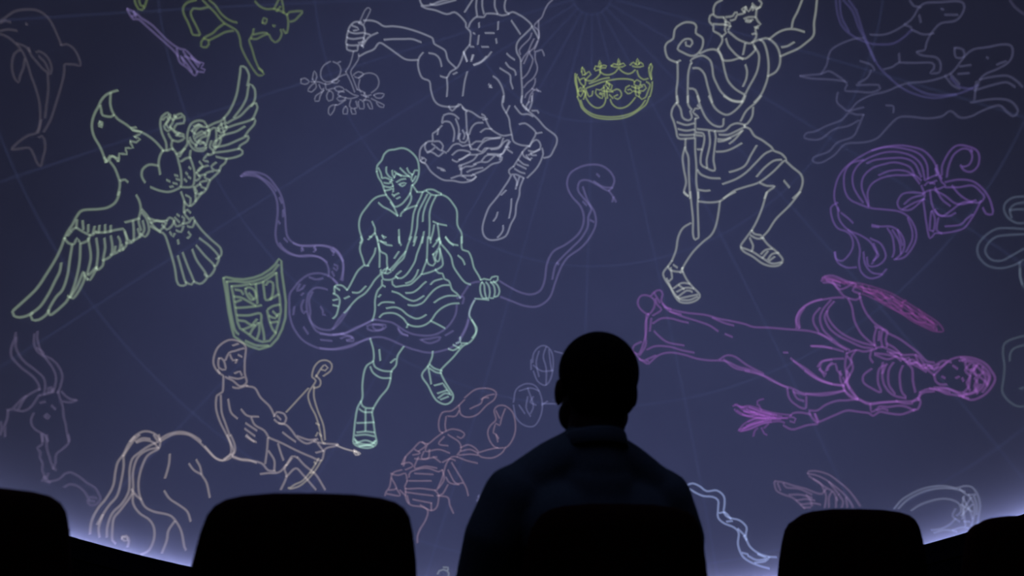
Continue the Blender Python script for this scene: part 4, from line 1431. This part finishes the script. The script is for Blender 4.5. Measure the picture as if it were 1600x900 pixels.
# name: (object name, label, colour, strength, width)
INFO = {
 'eagle': ('eagle_drawing', 'green line drawing of an eagle with spread wings on the left of the dome', (106, 120, 118), 1.03, .046),
 'dolphin': ('dolphin_drawing', 'faint grey line drawing of a leaping dolphin in the upper left corner', (58, 56, 68), 1.02, .046),
 'arrow': ('arrow_drawing', 'short thick violet arrow drawn between the dolphin and the fox', (80, 74, 112), 0.99, .046),
 'fox': ('fox_drawing', 'dim green line drawing of a fox cut by the top edge, above the eagle wing', (84, 98, 88), 0.92, .046),
 'goat': ('goat_drawing', 'faint violet grey line drawing of a horned goat at the lower left', (68, 66, 90), 0.99, .046),
 'centaur': ('centaur_drawing', 'pale tan line drawing of a bearded centaur archer above the big front seat', (118, 112, 122), 1.01, .042),
 'bow': ('bow_drawing', 'yellowish recurved bow with string drawn in the hands of the centaur', (118, 114, 116), 1.10, .038),
 'archer_arrow': ('arrow_drawing', 'thin arrow with bright tip drawn on the bow of the centaur', (140, 135, 140), 1.1, .036),
 'shield': ('shield_drawing', 'green line drawing of a shield with a cross, below the eagle tail', (98, 116, 106), 1.05, .050),
 'kneeler': ('strongman_drawing', 'grey line drawing of an upside down muscular bearded man at the top centre', (108, 112, 132), 1.14, .040),
 'kneeler_club': ('club_drawing', 'grey line drawing of a wooden club pointing down from the upside down man', (108, 112, 134), 1.21, .040),
 'lion_skin': ('lion_skin_drawing', 'grey line drawing of a shaggy pelt hanging beside the upside down man', (96, 98, 122), 1.1, .036),
 'branch': ('branch_drawing', 'grey line drawing of a leafy branch with two round fruits', (96, 99, 122), 0.95, .034),
 'crown': ('crown_drawing', 'yellow green line drawing of a pointed crown at the top centre', (122, 136, 98), 0.85, .036),
 'herdsman': ('herdsman_drawing', 'pale grey line drawing of a striding man in a draped tunic and sandals', (114, 119, 126), 1.16, .044),
 'crook': ('crook_drawing', 'pale grey drawing of a long spiral headed staff held by the striding man', (114, 119, 126), 1.19, .044),
 'hunting_dog_near': ('dog_drawing', 'faint blue grey line drawing of the lower running hound at the upper right', (60, 61, 84), 1.03, .044),
 'hunting_dog_far': ('dog_drawing', 'faint blue grey line drawing of the upper running hound, cut by the top edge', (60, 61, 84), 1.03, .044),
 'leash': ('leash_drawing', 'dim violet looping leash drawn around the two hounds', (58, 57, 92), 0.84, .046),
 'lyre_corner': ('stray_line_drawing', 'faint short line in the top right corner of the dome', (48, 48, 66), 1.2, .044),
 'ribbon_hair': ('hair_drawing', 'violet line drawing of a long curling lock of hair tied with a ribbon', (82, 64, 116), 0.90, .040),
 'maiden': ('maiden_drawing', 'magenta line drawing of a winged woman in a gown lying on her side', (92, 67, 120), 0.97, .044),
 'palm_frond': ('palm_frond_drawing', 'magenta line drawing of a long palm frond raised by the reclining woman', (92, 58, 110), 0.63, .038),
 'wheat': ('wheat_drawing', 'bright magenta drawing of an ear of wheat in the low hand of the reclining woman', (106, 68, 134), 0.60, .040),
 'serpent': ('serpent_drawing', 'violet line drawing of a long spotted snake looping through the hands of the green man', (80, 78, 118), 0.94, .046),
 'bearer': ('snake_bearer_drawing', 'mint green line drawing of a man in a sash and kilt gripping the snake', (112, 138, 138), 1.14, .040),
 'scorpion': ('scorpion_drawing', 'dusky pink line drawing of a scorpion left of the seated man', (96, 84, 106), 1.10, .036),
 'scales': ('scales_drawing', 'pale violet drawing of two round scale pans beside the head of the man', (78, 81, 116), 0.99, .036),
 'water_snake': ('water_snake_drawing', 'pale blue line drawing of a thin wavy snake right of the seated man', (110, 122, 162), 1.1, .040),
 'bird': ('bird_wings_drawing', 'dim mauve line drawing of two raised bird wings above the right seat', (82, 74, 100), 1.1, .040),
 'crater': ('bowl_drawing', 'grey line drawing of a tilted bowl rim beside the right seat', (82, 88, 108), 1.1, .038),
 'coil_right': ('coil_drawing', 'faint grey double lined coil cut by the right edge', (62, 70, 86), 0.98, .042),
 'pot_right': ('outline_drawing', 'faint grey green rounded outline cut by the right edge, beyond the head of the woman', (58, 68, 78), 0.98, .042),
 'wolf_tip': ('small_loop_drawing', 'small grey loop drawn at the bottom edge between big seat and man', (98, 106, 116), 1.1, .036),
}
BG = {'dolphin': (31, 33, 48), 'goat': (37, 42, 62), 'hunting_dog_near': (34, 36, 52), 'hunting_dog_far': (34, 36, 52), 'leash': (34, 36, 54),
      'lyre_corner': (28, 30, 42), 'ribbon_hair': (36, 38, 58), 'coil_right': (32, 36, 50), 'pot_right': (32, 38, 50), 'crater': (36, 42, 60), 'bird': (42, 48, 70), 'arrow': (34, 37, 60)}
keys = list(figs)
for base, (nm, label, rgb, st, wd) in INFO.items():
    mm = light_mat(base+'_light', rgb, st, BG.get(base, (42, 47, 76)))
    mine = [k for k in keys if k.split(':')[0].rstrip('.') == base]
    if len(mine) == 1 and ':' not in mine[0]:
        o = link(nm, ribbon_mesh(nm, figs[mine[0]], wd*.93), mm); tag(o, label, 'drawing', 'projected drawings on the dome')
    else:
        root = empty(nm); tag(root, label, 'drawing', 'projected drawings on the dome')
        allp = [p for k in mine for s in figs[k] for p in s]
        c = sum(allp, Vector())/len(allp); c = c.normalized()*(R-.01)+C0; root.location = c
        for k in mine:
            part = k.split(':')[1].rstrip('.') if ':' in k else 'outline'
            me = ribbon_mesh(part, figs[k], wd*.93)
            if not me.vertices: continue
            me.transform(Matrix.Translation(-c)); link(part, me, mm, root)
# faint coordinate grid: meridians from the celestial pole and rings around it
pole = Vector((.139, .8134, .5648)).normalized()
e1 = pole.cross(Vector((0, 0, 1))).normalized(); e2 = pole.cross(e1).normalized()
def gp(th, ph): return (pole*math.cos(th)+(e1*math.cos(ph)+e2*math.sin(ph))*math.sin(th))*R
ax = FRAME.to_3x3() @ Vector((0, 0, 1))
gs = []
def clip(pts):
    run = []
    for p in pts:
        if p.dot(ax) > .15: run.append(p)
        else:
            if len(run) > 3: gs.append(run)
            run = []
    if len(run) > 3: gs.append(run)
for k in range(24):
    clip([gp(math.radians(2+ (88*j/60)), math.radians(15*k+4)) for j in range(61)])
for ring in (2, 12.6, 27.5, 42, 58, 75):
    clip([gp(math.radians(ring), 2*math.pi*j/180) for j in range(181)])
tag(link('trim_2', ribbon_mesh('coordinate_grid', gs, .05), light_mat('grid_light', (48, 54, 86), .8)), 'very faint network of meridians and rings of light on the dome', kind='structure')

# ------------------------------------------------------------------ seats
OUT = [(0, 1.0), (.08, .999), (.14, .993), (.172, .985), (.192, .973), (.205, .955), (.215, .92), (.224, .87), (.230, .82), (.235, .7), (.235, .5), (.228, .4), (.2, .352), (.1, .345), (0, .345)]
def outline():
    r = OUT; return r+[(-x, z) for x, z in reversed(r[1:-1])]
def backy(x, z): return .20*(1.0-z)*.55 - .10*max(0, .235-abs(x))*(.235)*2 + .03     # reclined and gently dished
def slab(x_s, z_c, z_s, yf, thick, puff):
    """closed board following the seat-back outline; front face may be padded"""
    bm = bmesh.new(); pts = outline(); n = len(pts)
    def ring(s, dy):
        return [bm.verts.new((x*s*x_s, backy(x, z)+dy, z_c+(z-z_c)*s*z_s)) for x, z in pts]
    rs = [ring(.0, yf), ring(.5, yf), ring(.85, yf), ring(.97, yf+.004), ring(1, yf+.014), ring(1, yf+thick-.014), ring(.97, yf+thick-.004), ring(.85, yf+thick+puff*.6), ring(.5, yf+thick+puff), ring(.0, yf+thick+puff)]
    for A, B in zip(rs, rs[1:]):
        for i in range(n): bm.faces.new((A[i], A[(i+1) % n], B[(i+1) % n], B[i]))
    bmesh.ops.remove_doubles(bm, verts=bm.verts, dist=1e-5)
    return bm
def rbox(cx, cy, cz, sx, sy, sz, bev=.02, seg=3, rotx=0):
    bm = bmesh.new(); bmesh.ops.create_cube(bm, size=1)
    for v in bm.verts: v.co = Vector((v.co.x*sx, v.co.y*sy, v.co.z*sz))
    bmesh.ops.bevel(bm, geom=list(bm.edges), offset=bev, segments=seg, affect='EDGES', profile=.6)
    M = Matrix.Translation((cx, cy, cz)) @ Matrix.Rotation(rotx, 4, 'X')
    bmesh.ops.transform(bm, matrix=M, verts=bm.verts); return bm
def make_seat():
    t = empty('theatre_seat')
    bm_obj('back_shell', slab(1, .67, 1, 0, .03, 0), M_shell, t)
    bm_obj('backrest', slab(.95, .67, .96, .028, .05, .03), M_seat, t)
    bm_obj('seat_cushion', rbox(0, .40, .40, .46, .46, .10, .03, 4, math.radians(4)), M_seat, t)
    bm_obj('seat_pan', rbox(0, .38, .335, .43, .42, .03, .01, 2, math.radians(4)), M_shell, t)
    for s in (-1, 1):
        a = bm_obj('armrest', rbox(s*.285, .34, .635, .065, .40, .035, .014, 3), M_shell, t)
        bm_obj('armrest_panel', rbox(s*.285, .33, .42, .03, .34, .40, .01, 2), M_shell, a)
        bm_obj('leg', rbox(s*.285, .33, .112, .045, .07, .225, .008, 2), M_metal, t)
        bm_obj('foot_plate', rbox(s*.285, .33, .010, .075, .26, .02, .006, 2), M_metal, t)
    bm_obj('cross_bar', rbox(0, .33, .295, .56, .05, .045, .008, 2), M_metal, t)
    return t
def copy_tree(o, parent=None):
    c = o.copy(); COL.objects.link(c); c.parent = parent
    for ch in o.children: copy_tree(ch, c)
    return c
seat0 = make_seat()
SEATS = [(-1.061, 1.852, 26, 1.008, 'black seat back at the lower left, cut by the left edge of the photo'),
         (-.388, 1.959, 22, 1.0, 'large black seat back under the centaur drawing, second from the left'),
         (.259, 2.181, 20, .988, 'black seat that the man in the dark shirt sits in'),
         (.950, 2.636, 18, .992, 'black seat back under the bird wings drawing, right of the man'),
         (1.640, 3.070, 16, .986, 'smallest, farthest black seat back, cut by the right edge of the photo')]
for i, (x, y, yaw, sz, lab) in enumerate(SEATS):
    o = seat0 if i == 0 else copy_tree(seat0)
    o.location = (x, y, 0); o.scale = (1, 1, sz); o.rotation_euler = (0, 0, math.radians(yaw)); tag(o, lab, 'seat', 'row of theatre seats')

# ------------------------------------------------------------------ the man
def cap_tube(bm, pts, seg=16):
    """tapered tube through (x,y,z,r[,flatten]) with rounded ends, closed"""
    P = [Vector(p[:3]) for p in pts]; Rr = [p[3] for p in pts]
    prev = None; rings = []; up = None
    def ring(c, t, r):
        nonlocal up
        if up is None: up = Vector((1, 0, 0)) if abs(t.x) < .8 else Vector((0, 0, 1))
        a = (up-t*up.dot(t)).normalized(); up = a; b = t.cross(a)
        return [bm.verts.new(c+(a*math.cos(2*math.pi*k/seg)+b*math.sin(2*math.pi*k/seg))*r) for k in range(seg)]
    n = len(P); T = [(P[min(i+1, n-1)]-P[max(i-1, 0)]).normalized() for i in range(n)]
    for d, s in ((-.999, .05), (-.8, .6), (-.4, .917)): rings.append(ring(P[0]+T[0]*Rr[0]*d, T[0], Rr[0]*s))
    for i in range(n):
        rings.append(ring(P[i], T[i], Rr[i]))
        if i < n-1:
            for k in (1, 2): u = k/3; rings.append(ring(P[i].lerp(P[i+1], u), T[i].lerp(T[i+1], u).normalized(), Rr[i]*(1-u)+Rr[i+1]*u))
    for d, s in ((.4, .917), (.8, .6), (.999, .05)): rings.append(ring(P[-1]+T[-1]*Rr[-1]*d, T[-1], Rr[-1]*s))
    for A, B in zip(rings, rings[1:]):
        for i in range(seg): bm.faces.new((A[i], A[(i+1) % seg], B[(i+1) % seg], B[i]))
    bm.faces.new(list(reversed(rings[0]))); bm.faces.new(rings[-1])
def ell(bm, c, r, M=None):
    g = bmesh.ops.create_uvsphere(bm, u_segments=28, v_segments=18, radius=1)['verts']
    X = Matrix.Translation(c) @ Matrix.Diagonal((*r, 1))
    if M is not None: X = M @ X
    bmesh.ops.transform(bm, matrix=X, verts=g)
def remeshed(name, bm, m, parent, voxel, iters=4, kids=True):
    bmesh.ops.recalc_face_normals(bm, faces=bm.faces)
    me = bpy.data.meshes.new('temp'); bm.to_mesh(me); bm.free()
    o = bpy.data.objects.new('temp', me); COL.objects.link(o)
    r = o.modifiers.new('r', 'REMESH'); r.mode = 'VOXEL'; r.voxel_size = voxel; r.use_smooth_shade = True
    s = o.modifiers.new('s', 'SMOOTH'); s.factor = .5; s.iterations = iters
    dg = bpy.context.evaluated_depsgraph_get(); dg.update()
    out = bpy.data.meshes.new_from_object(o.evaluated_get(dg)); bpy.data.objects.remove(o); bpy.data.meshes.remove(me)
    bm = bmesh.new(); bm.from_mesh(out); left = set(bm.verts); best = []
    while left:                                                   # keep the one outer surface
        st = [left.pop()]; isl = []
        while st:
            v = st.pop(); isl.append(v)
            for e in v.link_edges:
                u = e.other_vert(v)
                if u in left: left.discard(u); st.append(u)
        if len(isl) > len(best): best = isl
    keep = set(best); bmesh.ops.delete(bm, geom=[v for v in bm.verts if v not in keep], context='VERTS'); bm.to_mesh(out); bm.free()
    out.name = name; out.materials.clear()
    return link(name, out, m, parent)
YAW = math.radians(20)
man = empty('person', (.216, 2.335, 0), YAW); man.scale = (1.07, 1.02, 1.015)
tag(man, 'man in a dark collared shirt seated and seen from behind, silhouetted against the dome', 'person')
# head frame, turned further left and tilted up
HM = Matrix.Translation((.021, .075, 1.262)) @ Matrix.Rotation(math.radians(-7), 4, 'Z') @ Matrix.Rotation(math.radians(9), 4, 'X') @ Matrix.Diagonal((1.13, 1.10, 1.10, 1))
bm = bmesh.new()
ell(bm, (0, -.020, .032), (.079, .096, .090), HM)     # skull
ell(bm, (0, -.050, -.005), (.070, .060, .070), HM)    # back of the head
ell(bm, (0, .030, -.020), (.064, .066, .085), HM)     # face
ell(bm, (0, .052, -.082), (.040, .036, .034), HM)     # chin
for s in (-1, 1):
    ell(bm, (s*.050, .010, -.062), (.024, .045, .036), HM)      # jaw
    ell(bm, (s*.028, .080, .013), (.024, .012, .007), HM)       # brow
    ell(bm, (s*.038, .074, -.026), (.020, .018, .016), HM)      # cheek
    ell(bm, (s*.081, -.008, -.012), (.009, .019, .031), HM)     # ear
ell(bm, (0, .100, -.016), (.010, .014, .026), HM); ell(bm, (0, .106, -.032), (.016, .013, .010), HM)   # nose
ell(bm, (0, .090, -.056), (.024, .010, .006), HM); ell(bm, (0, .088, -.066), (.020, .010, .006), HM)   # lips
neck_top = HM @ Vector((0, -.035, -.05))
cap_tube(bm, [(0, .045, 1.07, .060), (0, .046, 1.12, .064), (neck_top.x, neck_top.y, neck_top.z, .067)])
# torso and limbs under the clothes
cap_tube(bm, [(0, .17, .52, .115), (0, .15, .66, .12), (0, .12, .80, .125), (0, .09, .93, .112), (0, .07, 1.03, .072)])
def arm_pts(s, g): return [(s*.10, .07, 1.050, .055+g), (s*.185, .07, 1.0, .060+g), (s*.232, .085, .90, .054+g), (s*.250, .13, .78, .046+g), (s*.268, .19, .715, .043+g)]
def fore_pts(s, g): return [(s*.268, .19, .715, .043+g), (s*.272, .30, .70, .040+g), (s*.276, .40, .695, .028+g)]
for s in (-1, 1):
    cap_tube(bm, arm_pts(s, -.006)); cap_tube(bm, fore_pts(s, -.004)+[(s*.276, .44, .692, .024)])
    ell(bm, (s*.278, .475, .676), (.040, .048, .017))           # palm on the armrest end
    for k, (L, o_) in enumerate(((.072, -.030), (.082, -.010), (.078, .010), (.062, .029))):
        x = s*.278+o_; cap_tube(bm, [(x, .510, .688, .0095), (x+o_*.15, .510+L*.42, .688, .009), (x+o_*.2, .510+L*.72, .672, .008), (x+o_*.2, .510+L*.85, .650, .007)], 10)
    cap_tube(bm, [(s*.246, .46, .685, .012), (s*.226, .50, .680, .0105), (s*.220, .535, .668, .009)], 10)  # thumb on the inner side
    cap_tube(bm, [(s*.09, .20, .52, .078), (s*.11, .42, .53, .068), (s*.125, .62, .53, .052)])
    cap_tube(bm, [(s*.125, .62, .53, .052), (s*.13, .66, .36, .050), (s*.13, .67, .12, .034), (s*.13, .68, .07, .034)])
    cap_tube(bm, [(s*.13, .67, .05, .036), (s*.135, .78, .04, .030), (s*.14, .86, .032, .022)])
body = remeshed('body', bm, M_skin, man, .005, 3)
# short hair: a close cap over the skull, open at the face
bm = bmesh.new()
ell(bm, (0, -.022, .036), (.0835, .100, .0925), HM); ell(bm, (0, -.054, -.008), (.0735, .062, .070), HM)
hair = remeshed('hair', bm, M_hair, man, .005, 2)
bm = bmesh.new(); bm.from_mesh(hair.data); inv = HM.inverted()
dele = []
for f in bm.faces:
    c = inv @ f.calc_center_median()
    if (c.y > .035 and c.z < .070-.2*(c.y-.035)) or (c.y > -.035 and c.z < -.005) or c.z < -.070: dele.append(f)
bmesh.ops.delete(bm, geom=dele, context='FACES'); bm.to_mesh(hair.data); bm.free()
for s in (-1, 1):
    bm = bmesh.new(); ell(bm, (s*.030, .0765, -.004), (.012, .012, .0075), HM); eye = bm_obj('eye', bm, M_eye, man)
    bm = bmesh.new(); ell(bm, (s*.030, .0860, -.003), (.0055, .0035, .0055), HM); bm_obj('iris', bm, M_hair, eye)
# shirt
bm = bmesh.new()
cap_tube(bm, [(0, .165, .56, .125), (0, .145, .68, .135), (0, .11, .82, .145), (0, .085, .93, .140), (0, .07, 1.01, .105)], 24)
for s in (-1, 1):
    ell(bm, (s*.085, .085, .93), (.125, .12, .125)); ell(bm, (s*.075, .14, .74), (.145, .12, .20))
    cap_tube(bm, [(s*.02, .062, 1.100, .066), (s*.09, .066, 1.070, .060), (s*.15, .07, 1.030, .058), (s*.185, .075, .985, .068)])
    cap_tube(bm, arm_pts(s, .010)[1:]); cap_tube(bm, fore_pts(s, .009))
cap_tube(bm, [(0, .05, 1.06, .080), (0, .048, 1.125, .069)], 24)
shirt = remeshed('shirt', bm, M_shirt, man, .008, 5)
# collar: a folded band standing round the neck
bm = bmesh.new(); prof = [(.064, 1.115), (.067, 1.150), (.072, 1.158), (.076, 1.152), (.081, 1.122), (.078, 1.118), (.070, 1.140)]
cols = []
for i in range(37):
    a = math.radians(90+12+(336)*i/36)
    fr = (1+math.cos(a-math.pi/2))/2
    cols.append([bm.verts.new((r*math.cos(a)*1.0+.002, .048+r*math.sin(a)*1.0, z-.030*fr)) for r, z in prof])
for A, B in zip(cols, cols[1:]):
    for j in range(len(prof)): bm.faces.new((A[j], A[(j+1) % len(prof)], B[(j+1) % len(prof)], B[j]))
bm.faces.new(cols[0]); bm.faces.new(cols[-1]); bm_obj('collar', bm, M_shirt, man)
for s in (-1, 1):
    bm = bmesh.new(); cap_tube(bm, [(s*.274, .375, .696, .040), (s*.276, .425, .694, .034)]); bm_obj('cuff', bm, M_shirt, man)
# trousers and shoes
bm = bmesh.new(); cap_tube(bm, [(-.07, .17, .555, .120), (.07, .17, .555, .120)], 20)
for s in (-1, 1):
    cap_tube(bm, [(s*.09, .20, .535, .088), (s*.11, .42, .54, .078), (s*.125, .62, .535, .063)])
    cap_tube(bm, [(s*.125, .62, .53, .062), (s*.13, .66, .36, .062), (s*.13, .68, .13, .058)])
remeshed('trousers', bm, M_trouser, man, .008, 5)
for s in (-1, 1):
    bm = bmesh.new(); cap_tube(bm, [(s*.13, .655, .055, .048), (s*.135, .76, .048, .044), (s*.14, .87, .040, .036)]); cap_tube(bm, [(s*.13, .67, .07, .048), (s*.13, .68, .12, .045)])
    o = remeshed('shoe', bm, M_shoe, man, .006, 2)
    for v in o.data.vertices: v.co.z = max(v.co.z, .004)
